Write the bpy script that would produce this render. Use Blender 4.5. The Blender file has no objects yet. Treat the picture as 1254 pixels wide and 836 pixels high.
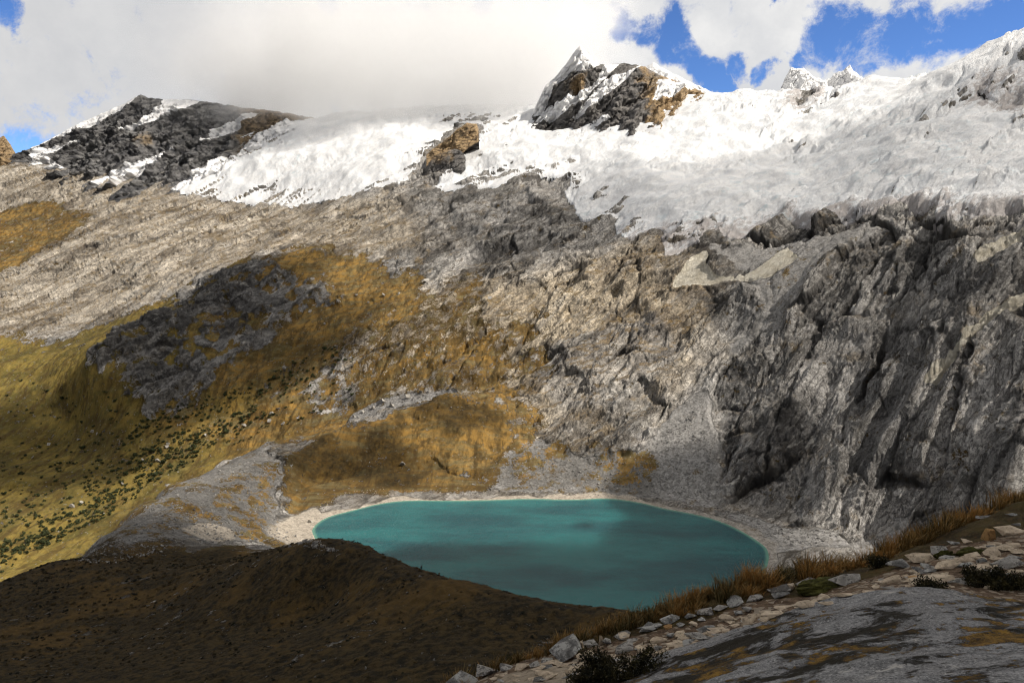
import bpy, bmesh, math, random
import numpy as np
from mathutils import Vector
random.seed(7)
RNG = np.random.default_rng(7)
SC = bpy.context.scene
COL = SC.collection

# ------------------------------------------------------------------ camera, sky, sun, exposure
EYE = 300.0                      # metres above the lake
PITCH = math.radians(10.7)
F = 24 / 36 * 1254
cam_d = bpy.data.cameras.new('camera'); cam = bpy.data.objects.new('camera', cam_d); COL.objects.link(cam)
cam_d.lens = 24; cam_d.sensor_width = 36; cam_d.clip_start = 0.3; cam_d.clip_end = 30000
cam.location = (0, 0, EYE); cam.rotation_euler = (math.pi / 2 - PITCH, 0, 0)
SC.camera = cam

SUN_AZ = math.radians(100)        # measured from +Y (view direction) towards +X
SUN_EL = math.radians(47)
SUN = np.array([math.sin(SUN_AZ) * math.cos(SUN_EL), math.cos(SUN_AZ) * math.cos(SUN_EL), math.sin(SUN_EL)])
sd = bpy.data.lights.new('sun', 'SUN'); sd.energy = 4.8; sd.angle = math.radians(0.53); sd.color = (1.0, 0.93, 0.83)
so = bpy.data.objects.new('sun', sd); COL.objects.link(so)
so.rotation_euler = Vector(-SUN).to_track_quat('-Z', 'Y').to_euler(); so.location = (0, 0, 2000)

SC.view_settings.view_transform = 'Standard'; SC.view_settings.look = 'None'
SC.view_settings.exposure = 0.15; SC.view_settings.gamma = 1; SC.view_settings.use_curve_mapping = False
cy = SC.cycles
cy.max_bounces = 12; cy.diffuse_bounces = 2; cy.glossy_bounces = 2; cy.transmission_bounces = 2
cy.volume_bounces = 10; cy.transparent_max_bounces = 24
cy.use_denoising = True; cy.denoising_prefilter = 'FAST'; cy.filter_width = 1.15; cy.caustics_reflective = False; cy.caustics_refractive = False
cy.use_adaptive_sampling = True; cy.adaptive_threshold = 0.02
cy.volume_step_rate = 1.0; cy.volume_max_steps = 96


class NT:
    """small helper around a node tree"""
    def __init__(s, tree): s.t = tree; s.n = tree.nodes; s.l = tree.links; s.n.clear()
    def new(s, kind, **kw):
        nd = s.n.new(kind)
        for k, v in kw.items(): setattr(nd, k, v)
        return nd
    def put(s, sock, v):
        if v is None: return
        if isinstance(v, bpy.types.NodeSocket): s.l.new(v, sock)
        elif isinstance(v, (tuple, list)):
            v = tuple(v)
            if len(sock.default_value) == 4 and len(v) == 3: v = v + (1,)
            sock.default_value = v
        else: sock.default_value = v
    def math(s, op, a, b=None, c=None, clamp=False):
        nd = s.new('ShaderNodeMath', operation=op, use_clamp=clamp)
        s.put(nd.inputs[0], a); s.put(nd.inputs[1], b); s.put(nd.inputs[2], c)
        return nd.outputs[0]
    def vmath(s, op, a, b=None, out=0):
        nd = s.new('ShaderNodeVectorMath', operation=op)
        s.put(nd.inputs[0], a)
        if b is not None: s.put(nd.inputs[3] if op == 'SCALE' else nd.inputs[1], b)
        return nd.outputs[out]
    def ramp(s, x, lo, hi, a=0.0, b=1.0, smooth=True):
        nd = s.new('ShaderNodeMapRange', interpolation_type='SMOOTHSTEP' if smooth else 'LINEAR')
        for i, v in enumerate((x, lo, hi, a, b)): s.put(nd.inputs[i], v)
        return nd.outputs[0]
    def mix(s, f, a, b, blend='MIX'):
        nd = s.new('ShaderNodeMix', data_type='RGBA', blend_type=blend)
        s.put(nd.inputs[0], f); s.put(nd.inputs[6], a); s.put(nd.inputs[7], b)
        return nd.outputs[2]
    def noise(s, vec, scale, detail=6, rough=0.6, dist=0.0, kind='FBM', lac=2.0):
        nd = s.new('ShaderNodeTexNoise', noise_type=kind)
        s.put(nd.inputs['Vector'], vec); s.put(nd.inputs['Scale'], scale)
        s.put(nd.inputs['Detail'], detail); s.put(nd.inputs['Roughness'], rough)
        s.put(nd.inputs['Distortion'], dist); s.put(nd.inputs['Lacunarity'], lac)
        return nd.outputs['Fac'] if 'Fac' in nd.outputs else nd.outputs[0]
    def voro(s, vec, scale, feature='F1', out='Distance', rnd=1.0):
        nd = s.new('ShaderNodeTexVoronoi', feature=feature)
        s.put(nd.inputs['Vector'], vec); s.put(nd.inputs['Scale'], scale); s.put(nd.inputs['Randomness'], rnd)
        return nd.outputs[out]
    def mapping(s, vec, rot=(0, 0, 0), scale=(1, 1, 1), loc=(0, 0, 0)):
        nd = s.new('ShaderNodeMapping')
        s.put(nd.inputs[0], vec); s.put(nd.inputs[1], loc); s.put(nd.inputs[2], rot); s.put(nd.inputs[3], scale)
        return nd.outputs[0]
    def along(s, vec, e1, e2, e3, sc):
        nd = s.new('ShaderNodeCombineXYZ')
        for i, (e_, k_) in enumerate(zip((e1, e2, e3), sc)):
            v_ = Vector(e_).normalized() * k_; s.put(nd.inputs[i], s.vmath('DOT_PRODUCT', vec, tuple(v_), out=1))
        return nd.outputs[0]
    def bump(s, h, dist, strength=1.0, nrm=None):
        nd = s.new('ShaderNodeBump'); nd.inputs['Strength'].default_value = strength
        s.put(nd.inputs['Distance'], dist); s.put(nd.inputs['Height'], h)
        if nrm is not None: s.put(nd.inputs['Normal'], nrm)
        return nd.outputs[0]
    def pri(s, col, rough=0.9, nrm=None, spec=0.2, **kw):
        nd = s.new('ShaderNodeBsdfPrincipled')
        s.put(nd.inputs['Base Color'], col); s.put(nd.inputs['Roughness'], rough)
        s.put(nd.inputs['Specular IOR Level'], spec)
        if nrm is not None: s.put(nd.inputs['Normal'], nrm)
        for k, v in kw.items(): s.put(nd.inputs[k.replace('_', ' ')], v)
        return nd.outputs[0]


def ray(px, py):
    """photo pixel (1254 x 836) -> (x/y, z/y) slopes of the line of sight"""
    a = (np.asarray(px, float) - 627) / F; b = (418 - np.asarray(py, float)) / F
    cp, sp = math.cos(PITCH), math.sin(PITCH)
    Y = cp + b * sp
    return a / Y, (b * cp - sp) / Y


# world: Nishita sky with broken cumulus
w = bpy.data.worlds.new('World'); SC.world = w; w.use_nodes = True
g = NT(w.node_tree)
sky = g.new('ShaderNodeTexSky', sky_type='NISHITA'); sky.sun_disc = False
sky.sun_elevation = SUN_EL; sky.sun_rotation = SUN_AZ; sky.altitude = 4500; sky.air_density = 1.0; sky.dust_density = 0.3; sky.ozone_density = 2.0
tc = g.new('ShaderNodeTexCoord'); dirv = tc.outputs['Generated']
def wdir(px, py):
    a, e = ray(px, py); v = Vector((a, 1, e)); v.normalize(); return tuple(v)
wob = g.new('ShaderNodeTexNoise'); g.put(wob.inputs['Vector'], dirv); wob.inputs['Scale'].default_value = 9; wob.inputs['Detail'].default_value = 7; wob.inputs['Roughness'].default_value = 0.62
wv = g.vmath('ADD', dirv, g.vmath('SCALE', g.vmath('SUBTRACT', wob.outputs['Color'], (0.5, 0.5, 0.5)), 0.10))
blue = 0.0
#        px   py   radius   x stretch
holes = [(762,28,.028),(790,38,.030),(815,50,.036),(835,60,.034),(850,74,.026),(868,84,.030),(885,98,.020),(905,72,.024),(940,82,.018),(985,72,.022),(1000,60,.034),(1022,52,.042),(1050,58,.036),(1085,52,.034),(1110,42,.040),(1140,48,.036),(1170,38,.040),(1200,34,.036),(1232,30,.036),(395,10,.020),(30,170,.030),(4,10,.026),(592,-4,.022),(672,4,.014),(968,2,.016)]
holes = [(a_, b_, c_ * .80) for a_, b_, c_ in holes]
for px, py, r in holes:
    d = g.vmath('DISTANCE', wv, wdir(px, py), out=1)
    m = g.ramp(d, r * 1.5, r * 0.55)
    blue = m if blue == 0.0 else g.math('MAXIMUM', blue, m)
fine = g.noise(dirv, 17, 10, 0.70, .25)
blue2 = g.ramp(g.math('ADD', blue, g.math('MULTIPLY', g.math('SUBTRACT', fine, 0.5), 3.4)), 0.15, 1.05)
away = g.ramp(g.noise(dirv, 2.2, 8, 0.6), 0.56, 0.68)          # broken cloud in the rest of the sky
sepd = g.new('ShaderNodeSeparateXYZ'); g.put(sepd.inputs[0], dirv)
behind = g.ramp(g.vmath('DISTANCE', dirv, wdir(627, 200), out=1), 0.85, 1.15)
blue3 = g.math('ADD', g.math('MULTIPLY', blue2, g.math('SUBTRACT', 1.0, behind)), g.math('MULTIPLY', away, behind))
c_n = g.noise(dirv, 6, 8, 0.62)
c_col = g.mix(g.ramp(c_n, 0.3, 0.7), (6.9, 7.0, 7.2), (9.4, 9.3, 9.1))
leftg = g.ramp(g.vmath('DISTANCE', dirv, wdir(60, 60), out=1), 0.05, 0.62)
c_col = g.mix(leftg, g.mix(0.5, c_col, (5.3, 5.35, 5.5)), c_col)
c_col = g.mix(behind, c_col, (3.3, 3.25, 3.2))
sk = g.mix(1.0, sky.outputs[0], (.80, 1.08, 1.50), 'MULTIPLY')
bg = g.new('ShaderNodeBackground'); g.put(bg.inputs[0], g.mix(blue3, c_col, sk)); bg.inputs[1].default_value = 0.09
wo = g.new('ShaderNodeOutputWorld'); g.l.new(bg.outputs[0], wo.inputs[0])
w.cycles.sampling_method = 'MANUAL'; w.cycles.sample_map_resolution = 512

# ------------------------------------------------------------------ numpy noise
def _hash(ix, iy, seed):
    h = (ix.astype(np.uint32) * np.uint32(374761393)) ^ (iy.astype(np.uint32) * np.uint32(668265263)) ^ np.uint32((seed * 974711 + 12345) & 0xffffffff)
    h = (h ^ (h >> np.uint32(13))) * np.uint32(1274126177)
    return h ^ (h >> np.uint32(16))
def perlin(x, y, seed=0):
    ix = np.floor(x); iy = np.floor(y); fx = (x - ix).astype(np.float32); fy = (y - iy).astype(np.float32)
    ix = ix.astype(np.int64); iy = iy.astype(np.int64)
    u = fx * fx * fx * (fx * (fx * 6 - 15) + 10); v = fy * fy * fy * (fy * (fy * 6 - 15) + 10)
    def gr(dx, dy):
        a = _hash(ix + dx, iy + dy, seed).astype(np.float32) * np.float32(2 * math.pi / 4294967296.0)
        return np.cos(a) * (fx - dx) + np.sin(a) * (fy - dy)
    n0 = gr(0, 0) * (1 - u) + gr(1, 0) * u; n1 = gr(0, 1) * (1 - u) + gr(1, 1) * u
    return (n0 * (1 - v) + n1 * v) * 1.5
def fbm(x, y, o=5, seed=0, gain=0.5):
    s = 0; a = 1.0; t = 0
    for i in range(o):
        s = s + a * perlin(x * 2 ** i + i * 17.3, y * 2 ** i - i * 9.1, seed + i); t += a; a *= gain
    return s / t
def ridged(x, y, o=5, seed=0, gain=0.5):
    s = 0; a = 1.0; t = 0; wgt = 1.0
    for i in range(o):
        n = 1 - np.abs(perlin(x * 2 ** i + i * 7.7, y * 2 ** i + i * 3.1, seed + i)); n = n * n
        s = s + a * n * wgt; wgt = np.clip(n * 1.5, 0, 1); t += a; a *= gain
    return s / t
def worley(x, y, seed=0):
    """nearest random cell: offset from its centre, two random values, distance to the border"""
    ix = np.floor(x).astype(np.int64); iy = np.floor(y).astype(np.int64)
    f1 = np.full(x.shape, 9.0, np.float32); f2 = f1.copy(); dx = f1 * 0; dy = f1 * 0; ra = f1 * 0; rb = f1 * 0
    k = 1 / 4294967296.0
    for i in (-1, 0, 1):
        for j in (-1, 0, 1):
            h1 = _hash(ix + i, iy + j, seed) * k; h2 = _hash(ix + i, iy + j, seed + 77) * k
            ax = (x - (ix + i + h1)).astype(np.float32); ay = (y - (iy + j + h2)).astype(np.float32); d = np.sqrt(ax * ax + ay * ay)
            c = d < f1
            f2 = np.where(c, f1, np.minimum(f2, d)); f1 = np.where(c, d, f1)
            dx = np.where(c, ax, dx); dy = np.where(c, ay, dy)
            ra = np.where(c, _hash(ix + i, iy + j, seed + 5) * k, ra).astype(np.float32); rb = np.where(c, _hash(ix + i, iy + j, seed + 9) * k, rb).astype(np.float32)
    return dx, dy, ra, rb, f2 - f1
def facets(x, y, seed, slope=1.0):
    """broken slabs: every cell a plane of its own tilt, a groove between cells; returns height, cell value, groove"""
    dx, dy, ra, rb, ed = worley(x, y, seed)
    g_ = 1 - sstep(ed, .0, .13)
    return (ra - .5) * .8 + slope * (dx * (rb - .5) * 1.6 + dy * (ra * 7 % 1 - .5) * 1.6) - g_ * .35, rb, g_
def sstep(x, a, b):
    t = np.clip((x - a) / (b - a), 0, 1); return t * t * (3 - 2 * t)


def tps(pts, vals, q, chunk=40000):
    """thin plate spline through pts (n,2), evaluated at q"""
    n = len(pts)
    def U(r2): return 0.5 * r2 * np.log(r2 + 1e-12)
    d = ((pts[:, None] - pts[None]) ** 2).sum(-1)
    A = np.zeros((n + 3, n + 3)); A[:n, :n] = U(d) + np.eye(n) * 1e-5
    A[:n, n] = 1; A[:n, n + 1:] = pts; A[n:, :n] = A[:n, n:].T
    wv_ = np.linalg.solve(A, np.r_[vals, 0, 0, 0])
    out = np.empty(len(q))
    for i in range(0, len(q), chunk):
        c = q[i:i + chunk]
        out[i:i + chunk] = U(((c[:, None] - pts[None]) ** 2).sum(-1)) @ wv_[:n] + wv_[n] + c @ wv_[n + 1:]
    return out


class Field:
    """ground heights kept on a grid in (x/y, ln y): one height for each place"""
    VS = 1.0
    def __init__(s, ctrl, ctrlz, us, ys, vs=1.0, cu=160, cv=200):
        P, V = [], []
        for px, py, D in ctrl:
            u, e = ray(px, py); P.append((u, math.log(D) * vs)); V.append(e)
        for px, z, D in ctrlz:
            u = ray(px, 450)[0]; P.append((u, math.log(D) * vs)); V.append((z - EYE) / D)
        s.us, s.ys, s.lv = us, ys, np.log(ys)
        cus = np.linspace(us[0], us[-1], cu); cvs = np.linspace(s.lv[0], s.lv[-1], cv)
        q = np.stack(np.meshgrid(cus, cvs * vs, indexing='ij'), -1).reshape(-1, 2)
        s.cus, s.cvs = cus, cvs
        s.ce = tps(np.array(P), np.array(V), q).reshape(cu, cv)
        s.U, s.Y = np.meshgrid(us, ys, indexing='ij'); s.X = s.U * s.Y
        s.Z = EYE + s.up(s.ce) * s.Y
    def up(s, c):
        """cubic-ish upsample of a coarse grid to the full grid"""
        def idx(g_, q): 
            f = np.clip((q - g_[0]) / (g_[1] - g_[0]), 0, len(g_) - 1.0001); i = f.astype(int); return i, f - i
        iu, fu = idx(s.cus, s.us); iv, fv = idx(s.cvs, s.lv)
        def cub(a, i, f, ax):
            n = a.shape[ax]; g_ = lambda k: np.take(a, np.clip(i + k, 0, n - 1), ax)
            sh = [1, 1]; sh[ax] = -1; t = f.reshape(sh)
            p0, p1, p2, p3 = g_(-1), g_(0), g_(1), g_(2)
            return p1 + 0.5 * t * (p2 - p0 + t * (2 * p0 - 5 * p1 + 4 * p2 - p3 + t * (3 * (p1 - p2) + p3 - p0)))
        return cub(cub(c, iu, fu, 0), iv, fv, 1)
    def hit(s, px, py, dmin=0.0, default=None):
        """where the line of sight through a photo pixel first meets the smooth ground: returns x, y"""
        u, e = ray(px, py)
        f = np.clip((u - s.cus[0]) / (s.cus[1] - s.cus[0]), 0, len(s.cus) - 1.001); i = int(f); f -= i
        col = s.ce[i] * (1 - f) + s.ce[i + 1] * f
        ok = (col >= e) & (np.exp(s.cvs) > dmin); ok[0] = False
        k = int(np.argmax(ok))
        if not ok[k]:
            D = default or s.ys[-1] * .8
        else:
            a, b = col[k - 1], col[k]; t = 0 if b <= a else (e - a) / (b - a); t = min(max(t, 0), 1)
            D = math.exp(s.cvs[k - 1] * (1 - t) + s.cvs[k] * t)
        return u * D, D
    def z(s, x, y):
        x = np.asarray(x, float); y = np.asarray(y, float); u = x / y
        fi = np.interp(u, s.us, np.arange(len(s.us))); fj = np.interp(y, s.ys, np.arange(len(s.ys)))
        i = np.minimum(fi.astype(int), len(s.us) - 2); j = np.minimum(fj.astype(int), len(s.ys) - 2); fi -= i; fj -= j
        Z = s.Z
        return (Z[i, j] * (1 - fi) + Z[i + 1, j] * fi) * (1 - fj) + (Z[i, j + 1] * (1 - fi) + Z[i + 1, j + 1] * fi) * fj
    def sdf(s, poly):
        """signed distance in metres (positive inside) to a plan outline"""
        poly = np.array(poly, float)
        cu, cv = np.meshgrid(s.cus, np.exp(s.cvs), indexing='ij')
        return s.up(_sdf(poly, cu * cv, cv))
    def zone(s, pix, dmin=0.0):
        return s.sdf([s.at(p, dmin) for p in pix])
    def at(s, p, dmin=0.0):
        """a photo pixel, with its distance when the ground there lies behind a crest"""
        return (float(ray(p[0], p[1])[0]) * p[2], p[2]) if len(p) > 2 else s.hit(p[0], p[1], dmin)

def _sdf(poly, X, Y):
    p = np.stack([X.ravel(), Y.ravel()], -1); best = np.full(len(p), 1e18); ins = np.zeros(len(p), bool)
    for k in range(len(poly)):
        a, b = poly[k], poly[(k + 1) % len(poly)]; ab = b - a
        t = np.clip(((p - a) @ ab) / max(ab @ ab, 1e-9), 0, 1)
        best = np.minimum(best, ((p - a - t[:, None] * ab) ** 2).sum(-1))
        c = ((a[1] > p[:, 1]) != (b[1] > p[:, 1])); dy = b[1] - a[1]
        if dy != 0: ins ^= c & (p[:, 0] < ab[0] * (p[:, 1] - a[1]) / dy + a[0])
    dd = np.sqrt(best); return np.where(ins, dd, -dd).reshape(X.shape)


def tag(o, label=None, cat=None, group=None, kind=None):
    if label: o['label'] = label
    if cat: o['category'] = cat
    if group: o['group'] = group
    if kind: o['kind'] = kind
    return o
def mesh_np(name, co, faces, mat, smooth=True, attrs=None, parent=None):
    """one mesh object from numpy arrays; faces (n,3) or (n,4)"""
    me = bpy.data.meshes.new(name); k = faces.shape[1]
    me.vertices.add(len(co)); me.vertices.foreach_set('co', np.ascontiguousarray(co, np.float32).ravel())
    me.loops.add(faces.size); me.loops.foreach_set('vertex_index', np.ascontiguousarray(faces, np.int32).ravel())
    me.polygons.add(len(faces)); me.polygons.foreach_set('loop_start', np.arange(0, faces.size, k, dtype=np.int32))
    me.polygons.foreach_set('use_smooth', np.full(len(faces), smooth))
    me.update(calc_edges=True)
    for an, av in (attrs or {}).items():
        at = me.color_attributes.new(an, 'FLOAT_COLOR', 'POINT'); at.data.foreach_set('color', np.ascontiguousarray(av, np.float32).ravel())
    if mat: me.materials.append(mat)
    o = bpy.data.objects.new(name, me); COL.objects.link(o)
    if parent: o.parent = parent
    return o
def grid_part(name, X, Y, Z, keep, mat, attrs=None, smooth=True):
    """the quads of a grid whose cell is in keep (n-1, m-1) as one object"""
    n, m = X.shape; I = np.arange(n * m).reshape(n, m)
    q = np.stack([I[:-1, :-1], I[1:, :-1], I[1:, 1:], I[:-1, 1:]], -1)[keep]
    used = np.zeros(n * m, bool); used[q.ravel()] = True; re = np.cumsum(used) - 1
    co = np.stack([X.ravel(), Y.ravel(), Z.ravel()], -1)[used]
    at = {k: v.reshape(-1, 4)[used] for k, v in (attrs or {}).items()}
    return mesh_np(name, co, re[q], mat, smooth, at)
def material(name):
    m = bpy.data.materials.new(name); m.use_nodes = True; g_ = NT(m.node_tree)
    return m, g_
def finish(g_, sh, vol=False):
    o = g_.new('ShaderNodeOutputMaterial'); g_.l.new(sh, o.inputs['Volume' if vol else 'Surface'])

# ------------------------------------------------------------------ the valley: control heights
C = [  # photo column, photo row, distance ahead in metres
 # grassy hill below the viewpoint
 (-150,836,190),(0,836,200),(200,836,165),(400,836,145),(600,836,130),(760,836,120),(900,850,110),(1254,900,90),
 (0,1000,120),(400,1000,100),(800,1000,85),(1254,1000,80),(-300,1000,120),(1500,950,80),
 (0,770,290),(200,740,300),(400,740,230),(515,740,190),(600,760,170),(700,775,162),
 (0,720,360),(60,690,410),(130,655,490),(250,655,520),(230,690,420),(300,672,470),(370,679,450),(420,684,340),(445,682,305),(470,686,275),(492,691,250),
 (515,697,228),(560,708,208),(600,720,198),(660,733,188),(760,746,178),(900,765,168),(1100,790,160),
 # moraine crest and mound
 (165,622,580),(200,602,650),(260,575,710),(330,546,770),(400,530,810),(430,521,830),(480,503,870),(540,489,885),(600,491,880),(645,512,850),
 (540,550,785),(480,560,780),(600,550,790),(400,590,740),(300,610,640),(640,560,770),
 # valley slope on the left
 (0,708,620),(60,672,720),(130,636,790),(200,588,900),(330,533,1000),(430,503,1010),(480,482,1010),(540,472,990),(600,478,960),
 (0,600,880),(0,500,1130),(0,420,1380),(0,330,1750),(0,250,2150),(0,205,2400),
 (100,600,880),(100,500,1110),(110,460,1120),(100,420,1330),(100,300,1800),(100,230,2150),
 (200,500,1060),(200,450,1130),(210,392,1220),(200,375,1400),(200,300,1700),(200,240,2050),
 (330,490,1050),(330,420,1180),(330,370,1280),(330,320,1400),(330,300,1580),(330,250,1900),
 (450,440,1090),(450,400,1150),(450,350,1290),(450,300,1450),(450,250,1680),(450,200,1950),
 (560,440,1020),(560,400,1090),(560,350,1210),(560,300,1370),(560,240,1600),(560,200,1800),
 # centre
 (700,560,770),(700,500,850),(700,450,925),(700,400,1005),(700,300,1230),(700,250,1390),(700,200,1650),(700,165,1950),
 (620,155,2100),(500,165,2150),(400,175,2200),
 (850,600,690),(850,500,790),(850,450,850),(850,400,920),(850,300,1090),(850,250,1250),(850,200,1480),(850,150,1800),
 (880,124,2100),(950,119,2050),(1050,112,1950),(1000,150,1680),(1000,200,1420),(1000,250,1180),
 (1000,640,625),(1000,500,735),(1000,400,830),(1000,300,960),
 # right cliffs
 (1100,640,600),(1100,560,650),(1100,500,690),(1100,400,765),(1100,300,860),(1100,250,1000),(1100,200,1180),(1100,150,1420),(1100,108,1780),
 (1180,94,1650),(1222,62,1600),(1254,46,1550),(1400,8,1450),
 (1254,560,560),(1254,500,600),(1254,400,680),(1254,300,780),(1254,200,1050),(1254,120,1300),
 (1450,650,480),(1450,400,640),(1450,200,950),(1450,60,1350),(1700,300,800),
 (-250,700,600),(-250,500,1150),(-250,350,1750),(-250,230,2350),(-450,400,1500),
 (1254,690,540),(1180,660,560)]
CZ = [  # photo column, height above the lake, distance ahead
 (515,120,270),(600,120,245),(760,120,225),(900,100,215),(1100,110,205),(1254,110,200),(470,110,320),(420,70,400),
 (515,-4,470),(600,-6,430),(760,-6,420),(900,0,400),(1000,5,430),(1150,20,450),(1254,30,470),(430,-3,520),
 (500,-8,620),(650,-8,580),(800,-8,560),(900,-8,600),
 (0,20,460),(60,-5,540),(130,-15,620),(165,-30,700),(200,-45,780),(260,-45,840),(330,-28,890),(430,0,925),(480,14,945),(540,32,945),(600,44,930),
 (880,560,2600),(1050,560,2400),(1180,560,2100),(1254,600,2000),(700,640,2400),(500,640,2500),(300,560,2500),(150,480,2500),(0,430,2700),(-250,400,2900),
 (0,200,3900),(500,400,3900),(900,300,3900),(1254,300,3900),(1500,300,3000)]
us = np.r_[np.linspace(-1.2, -.84, 60)[:-1], np.linspace(-.84, .84, 1320), np.linspace(.84, 1.2, 60)[1:]]
lv = np.r_[np.linspace(math.log(62), math.log(420), 330)[:-1], np.linspace(math.log(420), math.log(1400), 560), np.linspace(math.log(1400), math.log(3900), 240)[1:]]
G = Field(C, CZ, us, np.exp(lv), vs=1.0)
X, Y = G.X, G.Y

# lake outline in plan (shore as photographed where seen, the near shore hidden by the hill)
lake_px = [(392,668),(380,650),(388,640),(402,632),(430,625),(465,616),(500,612),(550,613),(600,612),(650,610),(700,612),(745,609),(790,616),(810,622),(850,629),(880,637),(905,648),(928,662),(941,672),(942,690)]
def flat(px, py, z=0.0):
    u, e = ray(px, py); D = (z - EYE) / e; return (u * D, D)
lake = [flat(*p) for p in lake_px] + [(190, 492), (150, 452), (90, 436), (20, 436), (-50, 452), (-100, 480), (-140, 520)]
def smooth_poly(p, it=2):
    p = np.array(p)
    for _ in range(it):
        q = np.roll(p, -1, 0); p = np.stack([p * .75 + q * .25, p * .25 + q * .75], 1).reshape(-1, 2)
    return p
lake_s = smooth_poly(lake)
sd_lake = G.sdf(lake_s)

# ------------------------------------------------------------------ what covers the ground, in plan
nA = fbm(X / 90, Y / 90, 5, 11); nB = fbm(X / 25, Y / 25, 4, 23)
def soft(pix, wd=25, amp=45, sm=None):
    s = G.zone(pix) if sm is None else sm
    return sstep(s + nA * amp + nB * amp * .4, -wd, wd)
valley = soft([(-400,470),(0,412),(60,418),(110,405),(210,362),(300,318),(350,308),(430,312),(520,335),(560,365),(480,400),(415,415),(408,470),(480,478),(530,476,960),(430,520,915),(330,555,855),(260,590,790),(200,610,715),(130,650,585),(60,690,520),(0,720,455),(-400,900,420)], 45, 80)
outcrop = soft([(104,458),(160,402),(240,350),(330,316),(350,335),(410,350),(415,372),(370,385),(345,412),(300,440),(262,470),(215,515),(172,515),(180,490),(140,482)], 12, 22) * (.35 + .75 * sstep(nB + .9 * fbm(X / 60, Y / 60, 4, 771), -.22, .05))
brown_knoll = soft([(-80,270),(60,243),(112,262),(95,285),(0,335),(-80,340)], 20, 30)
mound = soft([(345,560),(400,532),(480,506),(540,492),(600,495),(632,530),(606,612),(560,613),(480,615),(425,624),(352,632),(340,600)], 10, 16)
mid_grass = soft([(400,320),(560,340),(640,420),(660,500),(560,510),(430,470),(410,400)], 40, 110) * .62
gully_grass = soft([(520,505),(600,500),(660,520),(640,560),(600,540)], 10, 25) * .6
saddle = soft([(315,560,790),(400,536,800),(440,522,845),(500,500,880),(560,493,885),(560,480,960),(430,503,960),(320,545,900)], 12, 10)
moraine = soft([(115,660,540),(165,624,620),(200,604,695),(260,577,765),(320,552,815),(345,585),(340,610),(345,640),(420,672),(330,655),(230,660),(150,672)], 14, 26)
fan = soft([(560,560),(640,530),(700,560),(780,560),(860,470),(878,500),(870,570),(900,625),(960,660),(1070,655),(1110,640),(1060,690),(945,700),(930,655),(860,628),(800,612),(700,606),(600,606)], 10, 24)
apron = soft([(590,560),(690,540),(790,560),(812,612),(700,604),(600,604)], 14, 30)
talus = soft([(870,300),(1010,290),(1090,270),(1000,330),(960,400),(900,430),(930,360)], 12, 40) * .8
rubble = soft([(425,508),(440,503),(500,480),(560,480),(560,488),(490,499),(430,519,900)], 4, 10)
greyband = soft([(510,225),(600,235),(690,225),(700,260),(760,290),(640,350),(540,330),(500,260)], 30, 60)
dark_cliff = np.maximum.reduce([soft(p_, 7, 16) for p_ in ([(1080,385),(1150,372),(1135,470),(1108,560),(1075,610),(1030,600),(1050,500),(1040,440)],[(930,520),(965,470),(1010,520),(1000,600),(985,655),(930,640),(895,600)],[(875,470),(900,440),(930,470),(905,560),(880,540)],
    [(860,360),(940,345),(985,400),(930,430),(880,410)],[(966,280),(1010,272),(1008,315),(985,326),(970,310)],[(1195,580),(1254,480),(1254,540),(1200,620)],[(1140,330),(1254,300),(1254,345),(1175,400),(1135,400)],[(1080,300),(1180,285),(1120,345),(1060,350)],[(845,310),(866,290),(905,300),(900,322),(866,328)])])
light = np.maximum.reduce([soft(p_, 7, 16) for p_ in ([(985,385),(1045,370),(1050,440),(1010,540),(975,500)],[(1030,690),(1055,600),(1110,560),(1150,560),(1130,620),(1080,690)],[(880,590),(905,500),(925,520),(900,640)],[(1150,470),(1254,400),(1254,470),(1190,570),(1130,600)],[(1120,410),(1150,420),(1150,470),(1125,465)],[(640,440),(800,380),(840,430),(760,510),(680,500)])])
warm_mid = soft([(430,360),(620,330),(800,300),(880,330),(860,420),(760,520),(660,520),(560,480),(440,470)], 60, 80)
warm_left = soft([(-300,200),(200,225),(500,240),(560,300),(420,320),(300,315),(110,400),(0,410),(-300,420)], 60, 80)
snowfield = soft([(826,352),(845,318),(866,306),(864,328),(880,341),(930,327),(960,301),(972,322),(935,338),(885,347)], 5, 10)
pond = soft([(222,646),(250,640),(280,646),(290,657),(255,661),(235,654)], 3, 3)
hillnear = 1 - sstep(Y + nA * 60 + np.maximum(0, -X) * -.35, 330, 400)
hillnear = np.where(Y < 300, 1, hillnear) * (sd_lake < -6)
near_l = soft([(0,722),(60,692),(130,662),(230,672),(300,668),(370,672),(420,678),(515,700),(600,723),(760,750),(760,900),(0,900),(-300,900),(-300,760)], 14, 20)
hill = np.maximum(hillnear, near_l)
shore = sstep(sd_lake + nB * 9 + nA * 16, -12, -7) * (G.Z < 60)
west = soft([(325,648),(350,632),(385,626),(396,636),(384,650),(390,660),(360,662)], 5, 6)
beach = np.clip(np.maximum(np.maximum(shore * sstep(Y + nB * 40, 500, 540) * (1 - .75 * sstep(X, 90, 190)), west), pond), 0, 1)
grass = np.clip(valley * (1 - outcrop * .93), 0, 1)
grass = np.maximum.reduce([grass, saddle * .9, brown_knoll * .85, mound, mid_grass, gully_grass, hill])
grass = np.clip(grass * (1 - beach) * (1 - rubble * .8) * (1 - moraine * .75), 0, 1)
grass = np.maximum(grass, moraine * (1 - beach) * (1 - pond) * np.clip(.32 + nA * 1.2 + nB * .6, 0, .7))
grass = np.maximum(grass, apron * (1 - beach) * np.clip(.30 + nA * 1.1 + nB * .6, 0, .6))
scree = np.clip(np.maximum.reduce([shore * (Y > 500), moraine, fan, talus, rubble, beach]) * (1 - snowfield), 0, 1)
rock = np.clip(1 - np.maximum(grass, scree), 0, 1) * (1 - snowfield)
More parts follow.
